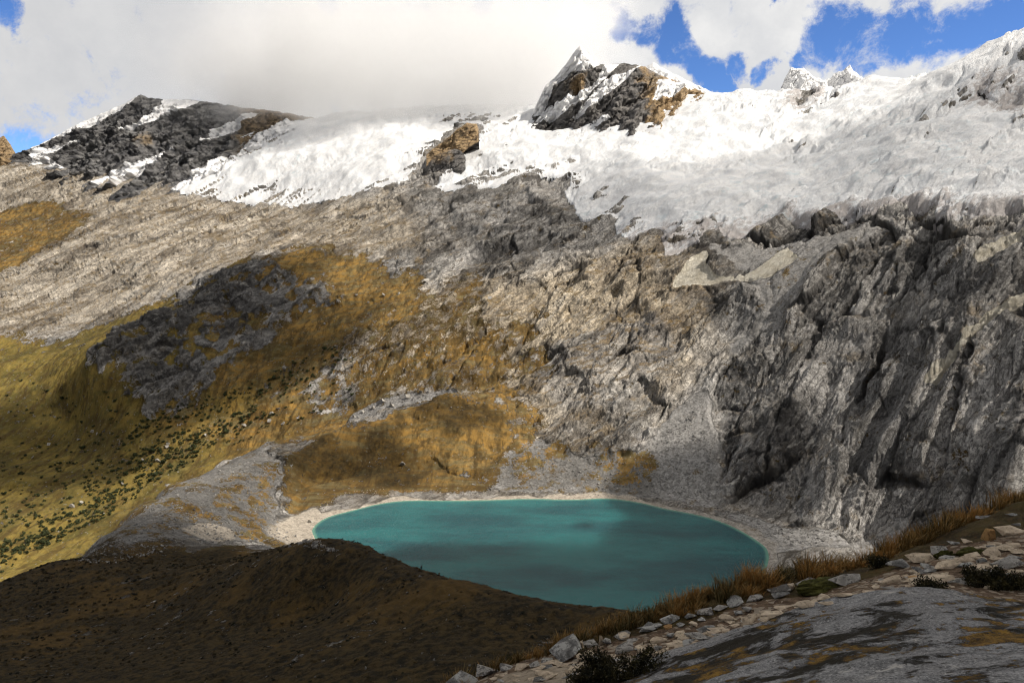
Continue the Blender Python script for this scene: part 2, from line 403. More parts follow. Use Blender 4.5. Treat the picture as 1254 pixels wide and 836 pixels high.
dark = np.clip(np.maximum.reduce([outcrop * .9, dark_cliff * .85, greyband * .45]) * (1 - beach), 0, 1)
warm = np.clip(np.maximum(warm_mid, warm_left * .6) * (1 - outcrop) * (1 - greyband * .7), 0, 1)
green = np.clip(valley * sstep(-X / Y + nA * .25, .28, .62), 0, 1)

# ------------------------------------------------------------------ relief
def rot(deg, sx, sy, x=None, y=None):
    a = math.radians(deg); x = X if x is None else x; y = Y if y is None else y
    return (x * math.cos(a) + y * math.sin(a)) / sx, (-x * math.sin(a) + y * math.cos(a)) / sy
wx = X + 28 * fbm(X / 120, Y / 120, 3, 5); wy = Y + 28 * fbm(X / 120, Y / 120, 3, 6)
right = sstep(X / Y + nA * .1, .18, .42)
r1, r2 = rot(34, 330, 75, wx, wy); big_r = ridged(r1, r2, 5, 31, .55) - .45
m1, m2 = rot(18, 190, 90, wx, wy); big_m = ridged(m1, m2, 5, 41, .55) - .45
l1, l2 = rot(52, 240, 60, wx, wy); big_l = ridged(l1, l2, 4, 47, .55) - .45
lf = 1 - sstep(X / Y, -.32, -.12)
big = big_r * right * 32 + (1 - right) * ((1 - lf) * big_m * 26 + lf * big_l * 20)
s1, s2 = rot(40, 46, 13, wx, wy); sml = ridged(s1, s2, 5, 53, .62) - .4
b1, b2 = rot(-25, 22, 15); blk = ridged(b1, b2, 4, 61, .6) - .4
steps = fbm(X / 60, Y / 60, 4, 71)
ter = (np.floor(steps * 9) + sstep(steps * 9 - np.floor(steps * 9), .55, .95)) / 9 - steps   # ledges
far = sstep(Y, 430, 620)
vx = X + 14 * fbm(X / 38, Y / 38, 4, 401); vy = Y + 14 * fbm(X / 38, Y / 38, 4, 402)
p1, p2 = rot(38, 135, 48, vx, vy); fa, fav, fag = facets(p1, p2, 411)
p1, p2 = rot(30, 42, 17, vx, vy); fb_, fbv, fbg = facets(p1, p2, 421)
p1, p2 = rot(52, 12, 5.5, vx, vy); fc_, fcv, fcg = facets(p1, p2, 431)
pale = np.maximum.reduce([soft(p_, 2.5, 10) for p_ in ([(1254,356),(1205,391),(1175,423),(1150,446),(1130,473),(1141,474),(1160,454),(1187,429),(1215,399),(1254,374)],[(1180,322),(1254,284),(1254,303),(1200,328)])]) * .8
snowfield = np.maximum(snowfield, pale)
rough = .45 + .75 * sstep(nA + .6 * fbm(X / 300, Y / 300, 3, 441), -.25, .3)
calm = .5 + .35 * right + .1 * warm_mid - .2 * lf * (1 - outcrop)
dz = rock * far * (big * 1.1 + calm * sml * 2.4 + ter * 30 * calm + calm * rough * (fa * (16 + 5 * right) + fb_ * 5.5 + fc_ * 1.5))
dz += rock * far * .5 * fbm(X / 5, Y / 5, 3, 83)
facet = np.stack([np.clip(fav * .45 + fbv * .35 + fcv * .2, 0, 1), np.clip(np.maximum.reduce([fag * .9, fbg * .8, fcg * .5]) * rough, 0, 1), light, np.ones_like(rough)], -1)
dz += grass * far * (big * .30 + fa * 2.5 + fb_ * 1.3 + 4.5 * fbm(X / 45, Y / 45, 4, 91) + .8 * fbm(X / 6, Y / 6, 2, 92) + 2.0 * (ridged(*rot(62, 140, 16), 3, 95) - .4))
dz += scree * (1.6 * fbm(X / 22, Y / 22, 4, 97) + .7 * np.abs(fbm(X / 4, Y / 4, 2, 98)))
dz += hill * (1 - far) * (1.3 * fbm(X / 28, Y / 28, 4, 101) + .5 * fbm(X / 3.2, Y / 3.2, 3, 102) + .9 * np.maximum(0, fbm(X / 7, Y / 7, 3, 103)))
dz += outcrop * (9 + ter * 22) * sstep(nA + .4, 0, .5)
dz *= sstep(Y, 90, 160) * .6 + .4
# keep the foot of the slopes at the lake
def plan_grad(A):
    Av = np.gradient(A, G.ys, axis=1); Au = np.gradient(A, G.us, axis=0)       # at constant x/y, at constant y
    gx = Au / Y; return gx, Av - gx * G.U
gx, gy = plan_grad(G.Z); gn = np.sqrt(1 + (gx * gx + gy * gy) * 1.6)
dz = dz * sstep(-sd_lake, 4, 60)
nz_ = 1 / gn; DX = -gx * 1.26 / gn * dz; DY = -gy * 1.26 / gn * dz
Z = G.Z + dz * nz_
shore_z = np.where(sd_lake > 0, -np.minimum(sd_lake * .35, 14), .09 * -sd_lake + .15 + .5 * np.abs(nB) * sstep(-sd_lake, 1, 8))
k = sstep(-sd_lake + nB * 8, 9, 48)
Z = np.where(sd_lake > 0, shore_z, shore_z * (1 - k) + np.where(sd_lake > -75, np.maximum(Z, shore_z * .6 + .5), Z) * k)
k2 = sstep(-sd_lake, 9, 48) * (sd_lake < 0); DX = DX * k2; DY = DY * k2
Zs = G.Z.copy(); G.Z = Z
Xd, Yd = X + DX, Y + DY

# ------------------------------------------------------------------ materials of the valley
def ground_material():
    m, g_ = material('ground')
    tcn = g_.new('ShaderNodeTexCoord'); P = tcn.outputs['Object']
    def att(nm):
        a = g_.new('ShaderNodeVertexColor', layer_name=nm); sp = g_.new('ShaderNodeSeparateColor'); g_.l.new(a.outputs[0], sp.inputs[0])
        return sp.outputs[0], sp.outputs[1], sp.outputs[2]
    gr, sc, dk = att('cover'); wm, gn, bc = att('tint'); sn, ht, mr = att('extra'); fv, fg, fr = att('facet')
    n_big = g_.noise(P, .012, 8, .62); n_mid = g_.noise(P, .06, 8, .66); n_fin = g_.noise(P, .35, 6, .7); n_pix = g_.noise(P, 1.3, 4, .7)
    # bedrock: joints and streaks running down to the lake
    q = g_.along(P, (1, .87, .6), (1, -.87, -.5), (0, -.5, .87), (.48, 1.0, .8))
    st1 = g_.noise(q, .075, 9, .70, 1.1); st2 = g_.noise(q, .42, 7, .72, .4)
    cr = g_.math('ABSOLUTE', g_.math('SUBTRACT', g_.noise(q, .05, 6, .68, 1.2), .5))
    cr2 = g_.math('ABSOLUTE', g_.math('SUBTRACT', g_.noise(q, .21, 5, .7, .9), .5))
    crack = g_.math('MAXIMUM', g_.ramp(cr, .022, .0), g_.math('MULTIPLY', g_.ramp(cr2, .03, .0), .7))
    tone = g_.math('ADD', g_.math('MULTIPLY', g_.math('SUBTRACT', st1, .5), 1.7), g_.math('ADD', .5, g_.math('ADD', g_.math('MULTIPLY', g_.math('SUBTRACT', fv, .5), 1.5), g_.math('MULTIPLY', g_.math('SUBTRACT', n_big, .5), 2.2))), clamp=True)
    rk_grey = g_.mix(tone, (.17, .162, .152), (.68, .65, .61))
    rk_warm = g_.mix(tone, (.31, .25, .18), (.84, .72, .545))
    rk = g_.mix(wm, rk_grey, rk_warm)
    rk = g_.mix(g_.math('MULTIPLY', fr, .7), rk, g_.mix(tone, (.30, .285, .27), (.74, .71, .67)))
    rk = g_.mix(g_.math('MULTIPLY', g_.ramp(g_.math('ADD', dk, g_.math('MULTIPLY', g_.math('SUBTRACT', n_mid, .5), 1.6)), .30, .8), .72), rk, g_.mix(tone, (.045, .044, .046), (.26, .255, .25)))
    rk = g_.mix(g_.math('MULTIPLY', g_.ramp(st2, .48, .64), .42), rk, g_.mix(.55, rk, (.06, .055, .05)))
    rk = g_.mix(g_.math('MULTIPLY', g_.ramp(g_.noise(P, .028, 6, .65), .56, .68), g_.math('SUBTRACT', .55, g_.math('MULTIPLY', dk, .4))), rk, (.40, .29, .15))
    strk = g_.noise(g_.along(P, (.62, .5, .62), (.6, -.8, 0), (-.6, -.3, .8), (.09, 1.0, .4)), .13, 7, .68, .4)
    rk = g_.mix(g_.math('MULTIPLY', g_.ramp(strk, .52, .64), .5), rk, (.56, .54, .50)); rk = g_.mix(g_.math('MULTIPLY', g_.ramp(strk, .44, .36), .5), rk, (.07, .065, .06))
    rk = g_.mix(g_.math('MULTIPLY', g_.math('MAXIMUM', crack, g_.ramp(fg, .25, .8)), .72), rk, (.04, .036, .033))
    rk = g_.mix(g_.math('MULTIPLY', g_.ramp(n_pix, .58, .74), .3), rk, g_.mix(.6, rk, (.62, .58, .52)))
    # moss and thin turf on the flatter ledges of bedrock
    geo = g_.new('ShaderNodeNewGeometry'); sx = g_.new('ShaderNodeSeparateXYZ'); g_.l.new(geo.outputs['Normal'], sx.inputs[0])
    flatm = g_.ramp(g_.math('ADD', sx.outputs[2], g_.math('MULTIPLY', n_mid, .3)), .98, 1.1)
    turf = g_.mix(g_.ramp(n_mid, .4, .6), (.13, .085, .028), (.22, .135, .035))
    rk = g_.mix(g_.math('MULTIPLY', g_.math('MULTIPLY', flatm, g_.math('ADD', .18, g_.math('MULTIPLY', wm, .42))), g_.math('SUBTRACT', 1.0, g_.math('MULTIPLY', dk, .7))), rk, turf)
    # scree
    vo = g_.voro(P, .55, out='Color'); vs = g_.new('ShaderNodeSeparateColor'); g_.l.new(vo, vs.inputs[0])
    vo2 = g_.voro(P, .18, out='Color'); vs2 = g_.new('ShaderNodeSeparateColor'); g_.l.new(vo2, vs2.inputs[0])
    bri = g_.math('ADD', g_.math('MULTIPLY', vs.outputs[0], .65), g_.math('MULTIPLY', vs2.outputs[0], .35))
    scc = g_.mix(bri, (.12, .115, .108), (.42, .405, .385))
    scc = g_.mix(g_.math('MULTIPLY', mr, .5), scc, (.06, .055, .046))
    scc = g_.mix(g_.math('MULTIPLY', g_.ramp(n_mid, .52, .66), g_.math('ADD', .15, g_.math('MULTIPLY', mr, .55))), scc, (.10, .065, .025))
    bch = g_.mix(bri, (.26, .225, .18), (.52, .46, .38))
    scc = g_.mix(bc, scc, bch)
    # turf
    gold = g_.mix(g_.ramp(n_big, .38, .62), (.15, .088, .024), (.35, .205, .055))
    gold = g_.mix(g_.math('MULTIPLY', g_.ramp(n_mid, .44, .60), .75), gold, (.070, .050, .022))
    gold = g_.mix(g_.math('MULTIPLY', g_.ramp(g_.noise(g_.mapping(P, rot=(0, 0, math.radians(-35)), scale=(.25, 1, .6)), .11, 6, .65), .45, .62), .6), gold, (.19, .165, .085))
    grn = g_.mix(g_.ramp(n_big, .38, .62), (.11, .088, .024), (.235, .18, .045))
    grn = g_.mix(g_.math('MULTIPLY', g_.ramp(n_mid, .48, .66), .6), grn, (.085, .080, .02))
    fl = g_.noise(g_.mapping(P, scale=(1, .16, .4)), .10, 7, .66, .5); fl2 = g_.noise(g_.mapping(P, scale=(1, .3, .4)), .5, 5, .66, .3)
    trf = g_.mix(g_.math('MULTIPLY', gn, .8), gold, grn)
    trf = g_.mix(g_.math('MULTIPLY', g_.ramp(fl, .47, .62), .7), trf, (.075, .048, .018)); trf = g_.mix(g_.math('MULTIPLY', g_.ramp(fl2, .55, .68), .45), trf, (.05, .042, .018))
    trf = g_.mix(g_.math('MULTIPLY', g_.ramp(fl2, .40, .30), .35), trf, (.36, .29, .14))
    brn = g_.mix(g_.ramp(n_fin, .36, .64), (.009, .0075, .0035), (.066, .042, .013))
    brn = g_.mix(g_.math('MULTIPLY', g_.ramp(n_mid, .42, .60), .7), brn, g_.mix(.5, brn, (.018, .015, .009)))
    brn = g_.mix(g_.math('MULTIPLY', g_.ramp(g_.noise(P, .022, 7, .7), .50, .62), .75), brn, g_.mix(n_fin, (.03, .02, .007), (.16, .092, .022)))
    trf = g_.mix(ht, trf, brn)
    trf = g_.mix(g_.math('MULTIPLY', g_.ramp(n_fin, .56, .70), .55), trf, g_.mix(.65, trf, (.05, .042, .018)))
    stone = g_.math('MULTIPLY', g_.math('MULTIPLY', g_.ramp(vs.outputs[1], .965, .975), g_.ramp(n_mid, .45, .6)), .6)
    trf = g_.mix(g_.math('MULTIPLY', stone, g_.math('SUBTRACT', 1.0, ht)), trf, (.28, .26, .23))
    # blends broken by noise
    gm = g_.ramp(g_.math('ADD', gr, g_.math('ADD', g_.math('MULTIPLY', g_.math('SUBTRACT', n_mid, .5), 2.6), g_.math('ADD', g_.math('MULTIPLY', g_.math('SUBTRACT', n_big, .5), 1.4), g_.math('MULTIPLY', g_.math('SUBTRACT', n_fin, .5), 1.6)))), .40, .60)
    sm = g_.ramp(g_.math('ADD', sc, g_.math('MULTIPLY', g_.math('SUBTRACT', n_mid, .5), 1.0)), .38, .60)
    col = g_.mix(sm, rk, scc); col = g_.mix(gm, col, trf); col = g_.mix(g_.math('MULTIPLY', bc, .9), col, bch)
    sm2 = g_.ramp(g_.math('ADD', sn, g_.math('MULTIPLY', g_.math('SUBTRACT', n_mid, .5), .6)), .4, .52)
    col = g_.mix(sm2, col, g_.mix(g_.ramp(n_mid, .3, .7), (.62, .56, .44), (.85, .80, .68)))
    hgt_r = g_.math('ADD', g_.math('MULTIPLY', st1, 5.0), g_.math('SUBTRACT', g_.math('MULTIPLY', st2, 2.2), g_.math('MULTIPLY', crack, 1.6)))
    hgt_r = g_.math('ADD', hgt_r, g_.math('MULTIPLY', n_fin, 1.6))
    hgt_g = g_.math('ADD', g_.math('MULTIPLY', n_fin, .9), g_.math('MULTIPLY', n_pix, .35))
    hgt_s = g_.math('ADD', g_.math('MULTIPLY', bri, .8), g_.math('MULTIPLY', n_pix, .4))
    hh = g_.new('ShaderNodeMix', data_type='FLOAT'); g_.put(hh.inputs[0], sm); g_.put(hh.inputs[2], hgt_r); g_.put(hh.inputs[3], hgt_s)
    h2 = g_.new('ShaderNodeMix', data_type='FLOAT'); g_.put(h2.inputs[0], gm); g_.put(h2.inputs[2], hh.outputs[0]); g_.put(h2.inputs[3], hgt_g)
    finish(g_, g_.pri(col, .93, g_.bump(h2.outputs[0], 1.0, .9), .15))
    return m
M_ground = ground_material()

def ice_material():
    m, g_ = material('glacier_ice')
    tcn = g_.new('ShaderNodeTexCoord'); P = tcn.outputs['Object']
    a = g_.new('ShaderNodeVertexColor', layer_name='ice'); sp = g_.new('ShaderNodeSeparateColor'); g_.l.new(a.outputs[0], sp.inputs[0])
    dirt, blu = sp.outputs[0], sp.outputs[1]
    q = g_.along(P, (1, .5, .4), (1, -1.2, -.5), (0, -.4, .9), (.30, 1.0, .7))
    n1 = g_.noise(q, .05, 9, .68, .7); n2 = g_.noise(q, .3, 8, .74, .8)
    c = g_.mix(g_.ramp(n1, .35, .65), (.82, .84, .86), (.92, .915, .91))
    n3 = g_.math('ABSOLUTE', g_.math('SUBTRACT', g_.noise(q, .11, 7, .7, 1.0), .5))
    c = g_.mix(g_.math('MULTIPLY', g_.ramp(n2, .42, .34), .35), c, (.58, .62, .66))
    c = g_.mix(g_.math('MULTIPLY', g_.ramp(n3, .014, 0), .35), c, (.40, .46, .52))
    d = g_.math('ADD', dirt, g_.math('MULTIPLY', g_.math('SUBTRACT', n1, .5), 1.5))
    c = g_.mix(g_.math('MULTIPLY', g_.ramp(g_.math('ADD', d, g_.math('MULTIPLY', g_.math('SUBTRACT', n2, .5), 1.6)), .45, .8), .8), c, g_.mix(n2, (.22, .19, .17), (.55, .50, .48)))
    c = g_.mix(g_.math('MULTIPLY', blu, .7), c, (.42, .62, .70))
    hh = g_.math('ADD', g_.math('MULTIPLY', n1, 7), g_.math('MULTIPLY', n2, 4.0))
    finish(g_, g_.pri(c, .75, g_.bump(hh, 1.0, .8), .3))
    return m
M_ice = ice_material()

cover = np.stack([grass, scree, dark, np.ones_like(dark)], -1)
tint = np.stack([warm, green, beach, np.ones_like(dark)], -1)
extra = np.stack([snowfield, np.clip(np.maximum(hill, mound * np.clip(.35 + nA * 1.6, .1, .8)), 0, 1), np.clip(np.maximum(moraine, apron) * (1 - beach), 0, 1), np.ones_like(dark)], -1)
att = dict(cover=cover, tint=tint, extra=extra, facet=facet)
cc = lambda a: a[:-1, :-1]
zid = np.zeros(cc(X).shape, int)                                   # 0 rocky slope
zid[cc(right + dark_cliff * .6) > .55] = 1                         # cliffs on the right
zid[cc(valley) > .5] = 2                                           # valley slope
zid[cc(outcrop) > .5] = 6
zid[cc(np.maximum(mound, moraine)) > .5] = 3
zid[cc(hill) > .5] = 4
zid[cc((sd_lake > -19) & (Y > 480)) | (cc(beach) > .5)] = 5
for i, (nm, lb) in enumerate([('mountain_slope', 'broad warm grey rock slope below the glacier'), ('cliff', 'steep grey rock cliffs above the right end of the lake'),
                      ('hillside', 'golden grassy hillside falling to the left valley'), ('moraine', 'grassy and stony moraine mound behind the lake'),
                      ('hill', 'dark brown grassy hill in front of the lake'), ('lake_shore', 'pale stony shore around the lake'), ('rock_outcrop', 'dark slabby rock outcrop on the golden hillside')]):
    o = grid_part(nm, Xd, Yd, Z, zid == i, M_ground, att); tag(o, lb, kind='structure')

# lake
m, g_ = material('lake_water')
tcn = g_.new('ShaderNodeTexCoord'); P = tcn.outputs['Object']
ln = g_.noise(P, .008, 4, .5); rip = g_.noise(g_.mapping(P, rot=(0, 0, .5), scale=(1, 1.7, 1)), .9, 4, .65); rip2 = g_.noise(P, .12, 3, .5)
a = g_.new('ShaderNodeVertexColor', layer_name='depth'); sp = g_.new('ShaderNodeSeparateColor'); g_.l.new(a.outputs[0], sp.inputs[0])
c = g_.mix(g_.ramp(g_.noise(g_.mapping(P, rot=(0, 0, .3), scale=(.35, 1.2, 1)), .02, 5, .6), .35, .65), (.013, .068, .080), (.022, .135, .138))
c = g_.mix(g_.ramp(sp.outputs[0], 0, 1), (.11, .26, .20), c)
finish(g_, g_.pri(c, .16, g_.bump(g_.math('ADD', rip, g_.math('MULTIPLY', rip2, 2.0)), .5, .8), .5, IOR=1.33))
M_water = m
cu_, cv_ = np.meshgrid(np.linspace(-230, 330, 300), np.linspace(370, 760, 220), indexing='ij')
sl = _sdf(lake_s, cu_, cv_)
dep = np.zeros(cu_.shape + (4,)); dep[..., 0] = sstep(sl, 0, 5); dep[..., 3] = 1
lk = grid_part('lake', cu_, cv_, np.zeros_like(cu_), (sl > -6)[:-1, :-1], M_water, dict(depth=dep))
tag(lk, 'turquoise mountain lake below the rock slopes', kind='structure')

# ------------------------------------------------------------------ glacier: a body of ice lying on the rock
ice_px = [(205,232),(235,240),(270,245),(330,252),(375,250),(430,241),(470,230),(500,222),(512,205),(524,186),(548,165),(560,150),(590,152),(584,172),(560,195),(540,222),(532,236),(580,232),(620,226),(640,217),(660,216),(685,220),(700,236),(690,245),(720,262),(760,282),(775,290),(790,280),(805,283),(810,300),(822,316),(850,302),(868,286),(900,292),(930,280),(965,274),(1010,270),(1060,268),(1110,258),(1150,274),(1200,270),(1254,264),(1350,262),(1500,260)]
ice_pl = [G.hit(px, py) for px, py in ice_px] + [(1500, 1500), (1500, 3800), (-1500, 3800), (-1150, 2600)]
for px, py in ((330, 178), (280, 194), (245, 208)): ice_pl.append(G.hit(px, py))
sdi = G.sdf(ice_pl)
e_n = fbm(X / 80, Y / 80, 4, 131) * 46 + (.1 + right) * fbm(X / 24, Y / 24, 3, 132) * 14
si = sdi + e_n * .8
si = np.minimum(si, 16 + nB * 18 - np.maximum.reduce([G.zone(p_) for p_ in ([(1196,124),(1212,100),(1222,96),(1216,116),(1204,132)],[(1222,132),(1254,112),(1254,128),(1232,140)],[(968,132),(990,116),(1012,110),(1000,124),(978,136)])]))
thick = (1.0 + 9 * right) * sstep(si, 0, 22) + 14 * sstep(si, 0, 170)
g1, g2 = rot(20, 200, 42, X + 30 * fbm(X / 150, Y / 150, 3, 141), Y + 30 * fbm(X / 150, Y / 150, 3, 142))
crev = ridged(g1, g2, 5, 151, .6)
h1, h2 = rot(-20, 34, 16); serac = ridged(h1, h2, 4, 161, .6)
icefall = np.clip(fbm(X / 260, Y / 260, 3, 171) * 1.6 + .15 + .35 * right, 0, 1)
iz = Z * 0 + G.up(G.ce) * Y + EYE
idz = sstep(si, 0, 70 - 30 * right) * ((crev - .5) * (2.5 + 8 * icefall) + (serac - .4) * (.5 + 2.6 * icefall) + 26 * fbm(X / 170, Y / 170, 4, 181))
iz = iz + idz * nz_ + .35 * dz * (1 - sstep(si, 20, 200)) + thick
iz = np.where(si > 0, np.maximum(iz, Z + thick * .6 + .3), Z - 6)
iX = X - gx * 1.26 / gn * idz + DX * (1 - sstep(si, 0, 30)); iY = Y - gy * 1.26 / gn * idz + DY * (1 - sstep(si, 0, 30))
lowr = sstep(X / Y + nA * .2, .10, .25)
dirt = np.clip((1 - sstep(si, 5, 75)) * (.12 + .65 * lowr) + lowr * .05, 0, 1)
icea = np.stack([dirt, sstep(serac + nB, .75, 1.15) * icefall * .6, dirt * 0, dirt * 0 + 1], -1)
M = (si > -4)
o = grid_part('glacier', iX, iY, iz, M[:-1, :-1], M_ice, dict(ice=icea)); tag(o, 'wide white crevassed glacier across the mountain', kind='structure')

# ------------------------------------------------------------------ rock peaks standing out of the ice
def peak_material(name, dark_c, light_c, warm_c, snow_lo):
    m, g_ = material(name)
    tcn = g_.new('ShaderNodeTexCoord'); P = tcn.outputs['Object']
    q = g_.mapping(P, rot=(0, math.radians(42), 0), scale=(.3, .6, 1.3))
    s1_ = g_.noise(q, .045, 10, .72, .6); s2_ = g_.noise(q, .16, 9, .74, .5); n_ = g_.noise(P, .012, 6, .6)
    c = g_.mix(g_.ramp(s1_, .36, .62), dark_c, light_c)
    a = g_.new('ShaderNodeVertexColor', layer_name='peak'); sp = g_.new('ShaderNodeSeparateColor'); g_.l.new(a.outputs[0], sp.inputs[0])
    c = g_.mix(g_.math('MULTIPLY', g_.ramp(g_.math('ADD', sp.outputs[1], g_.math('MULTIPLY', g_.math('SUBTRACT', n_, .5), 1.4)), .4, .7), .85), c, g_.mix(g_.ramp(s2_, .35, .6), (.12, .08, .05), warm_c))
    c = g_.mix(g_.math('MULTIPLY', g_.ramp(s2_, .42, .34), .7), c, (.04, .037, .036))
    sn = g_.math('ADD', sp.outputs[0], g_.math('MULTIPLY', g_.math('SUBTRACT', s1_, .5), 1.9))
    sn = g_.math('ADD', sn, g_.math('MULTIPLY', g_.math('SUBTRACT', s2_, .5), .9))
    sm = g_.ramp(sn, snow_lo, snow_lo + .10)
    c = g_.mix(sm, c, (.88, .88, .88))
    hr = g_.math('ADD', g_.math('MULTIPLY', s1_, 14), g_.math('MULTIPLY', s2_, 6))
    hs = g_.math('MULTIPLY', s1_, 3)
    hh = g_.new('ShaderNodeMix', data_type='FLOAT'); g_.put(hh.inputs[0], sm); g_.put(hh.inputs[2], hr); g_.put(hh.inputs[3], hs)
    finish(g_, g_.pri(c, .85, g_.bump(hh.outputs[0], 1.0, .9), .2))
    return m
M_mass = peak_material('dark_peak_rock', (.055, .056, .062), (.25, .245, .24), (.42, .31, .18), .56)
M_peak = peak_material('banded_peak_rock', (.07, .068, .068), (.27, .255, .24), (.60, .42, .22), .60)
M_icep = peak_material('iced_peak_rock', (.16, .15, .14), (.38, .36, .34), (.5, .4, .28), .20)

def peak(name, label, top, base, D0, D1, mat, snow, amp, tilt=42, seed=1, warmf=None, step=1.2, jag=1.8, follow=False):
    """a mountain face from its foot line (photo column, row) at D0 up to its crest at D1, and a back side"""
    x0, x1 = top[0][0], top[-1][0]; n = int((x1 - x0) / step)
    px = np.linspace(x0, x1, n); tp = np.interp(px, *zip(*top)); bs = np.interp(px, *zip(*base)) + 14
    tp = tp + jag * fbm(px / 9, px * 0, 4, seed)
    rows = 150; t = np.linspace(0, 1, rows)[None]
    if follow:
        D0 = np.array([G.hit(a_, b_ - 6)[1] for a_, b_ in zip(px, bs)]) - 12; D0 = np.convolve(np.pad(D0, 12, 'edge'), np.ones(25) / 25, 'valid')[:, None]; D1 = np.maximum(D1, D0 + 170)
    pyg = bs[:, None] * (1 - t) + tp[:, None] * t; Dg = D0 * (1 - t ** 1.1) + D1 * t ** 1.1
    pxg = np.repeat(px[:, None], rows, 1)
    u, e = ray(pxg, pyg); x = u * Dg; z = EYE + e * Dg; y = Dg + 0 * x
    a = math.radians(tilt); c1 = (x * math.cos(a) + z * math.sin(a)); c2 = (-x * math.sin(a) + z * math.cos(a))
    rel = ridged(c1 / 210, c2 / 55, 6, seed + 3, .6) - .45; rel2 = ridged(x / 70, z / 60, 5, seed + 9, .6) - .45
    fh, _v, _g = facets((c1 + 20 * fbm(x / 60, z / 60, 3, seed)) / 75, (c2 + 12 * fbm(x / 40, z / 40, 3, seed + 1)) / 24, seed + 15); fh2, _v, _g = facets(c1 / 26 + rel, c2 / 10, seed + 16)
    env = np.minimum(1, np.minimum(t * 5, (1 - t) * 7 + .12))
    dsp = (rel * amp + rel2 * amp * .45 + fh * amp * .45 + fh2 * amp * .18) * env
    y = y - dsp; z = z + dsp * .25
    # back side
    k = 24; bt = np.linspace(0, 1, k + 1)[1:][None]
    xb = x[:, -1:] + 0 * bt; yb = y[:, -1:] + 500 * bt; zb = z[:, -1:] - 420 * bt ** .8
    sx = np.array([snow(p, r) for p, r in zip(pxg.ravel(), pyg.ravel())]).reshape(pxg.shape)
    wf = np.array([warmf(p, r) for p, r in zip(pxg.ravel(), pyg.ravel())]).reshape(pxg.shape) if warmf else 0 * sx
    Xp = np.hstack([x, xb]); Yp = np.hstack([y, yb]); Zp = np.hstack([z, zb])
    at = np.zeros(Xp.shape + (4,)); at[..., 3] = 1; at[:, :rows, 0] = sx; at[:, rows:, 0] = .5; at[:, :rows, 1] = wf
    o = grid_part(name, Xp, Yp, Zp, np.ones((Xp.shape[0] - 1, Xp.shape[1] - 1), bool), mat, dict(peak=at))
    tag(o, label, kind='structure')
    return o
def inpoly(px, py, poly):
    r = False
    for k in range(len(poly)):
        (x1, y1), (x2, y2) = poly[k], poly[(k + 1) % len(poly)]
        if (y1 > py) != (y2 > py) and px < (x2 - x1) * (py - y1) / (y2 - y1) + x1: r = not r
    return r
def snow_from(polys, lo=.12, hi=.95):
    return lambda x, y: hi if any(inpoly(x, y, p) for p in polys) else lo
mass_snow = [[(22,186),(100,148),(150,126),(172,115),(160,128),(135,140),(118,152),(100,158),(60,176)],[(30,208),(45,186),(100,172),(62,194),(80,206),(60,215)],[(115,226),(150,205),(222,176),(205,192),(180,205),(150,228)],
             [(148,162),(180,143),(205,126),(218,128),(212,140),(185,150)],[(250,176),(262,160),(300,140),(318,140),(290,158),(262,174)],[(200,120),(245,124),(222,140),(196,136)],[(296,182),(330,158),(352,148),(385,148),(400,170),(330,200)],[(205,232),(260,200),(300,185),(330,200),(300,240)]]
peak('mountain_peak', 'dark snow streaked rocky massif under the cloud at the left', [(18,190),(40,180),(60,172),(100,150),(130,137),(150,128),(172,116),(182,120),(200,122),(230,122),(262,126),(300,132),(350,138),(390,146),(410,158)],
     [(18,198),(60,212),(90,224),(130,234),(200,232),(250,220),(300,200),(350,184),(410,168)], 2330, 2620, M_mass, snow_from(mass_snow), 62, 42, 11, lambda x, y: .12 + .65 * min(1, max(0, (x - 265) / 40)) + .4 * math.exp(-((x - 178) / 22) ** 2 - ((y - 172) / 14) ** 2), follow=True)
mid_snow = [[(655,150),(672,128),(700,118),(730,100),(740,80),(760,78),(742,95),(722,115),(700,130),(690,142),(672,150)],[(650,140),(668,100),(690,78),(711,50),(735,80),(722,84),(700,90),(678,108),(664,140)],[(742,96),(790,78),(775,88),(752,108),(715,140),(700,146)],[(800,122),(806,96),(835,102),(852,108),(835,112),(815,122)],[(725,150),(742,142),(748,146),(730,156)]]
peak('mountain_peak', 'pointed banded rock peak with snow ledges above the middle of the glacier', [(640,150),(655,132),(668,105),(682,92),(695,76),(706,60),(711,55),(718,64),(730,78),(745,80),(765,77),(790,82),(810,93),(835,102),(850,107),(860,115),(872,128)],
     [(640,152),(660,156),(690,160),(720,162),(745,166),(765,178),(790,174),(820,158),(845,142),(872,132)], 1740, 2160, M_peak, snow_from(mid_snow, .20), 55, 45, 23, lambda x, y: .15 + .8 * min(1, max(0, (x - 765) / 60)) + .5 * math.exp(-((x - 705) / 16) ** 2 - ((y - 103) / 14) ** 2), follow=True)
peak('mountain_peak', 'jagged ice covered peaks behind the glacier crest', [(940,122),(955,112),(963,92),(969,84),(976,83),(984,84),(992,90),(1000,96),(1008,99),(1018,95),(1026,88),(1034,85),(1041,79),(1046,88),(1054,94),(1064,100),(1080,108),(1095,114)],
     [(945,130),(1080,125)], 2500, 2640, M_icep, lambda x, y: .62 if y > 88 else .5, 34, 60, 37, lambda x, y: .3, .7, 4)
peak('mountain_peak', 'faint icy ridge showing behind the banded rock peak', [(735,100),(750,92),(770,82),(785,86),(800,76),(812,84),(840,98),(870,112),(900,120)],
     [(735,130),(900,130)], 2700, 2850, M_icep, lambda x, y: .7, 30, 60, 39, lambda x, y: .1)
peak('mountain_peak', 'small brown pointed rock peak at the left edge', [(-60,215),(-30,190),(-5,172),(5,166),(12,176),(20,190),(34,206)],
     [(-60,230),(0,215),(34,212)], 2450, 2600, M_peak, lambda x, y: .0, 40, 60, 43, lambda x, y: .9)
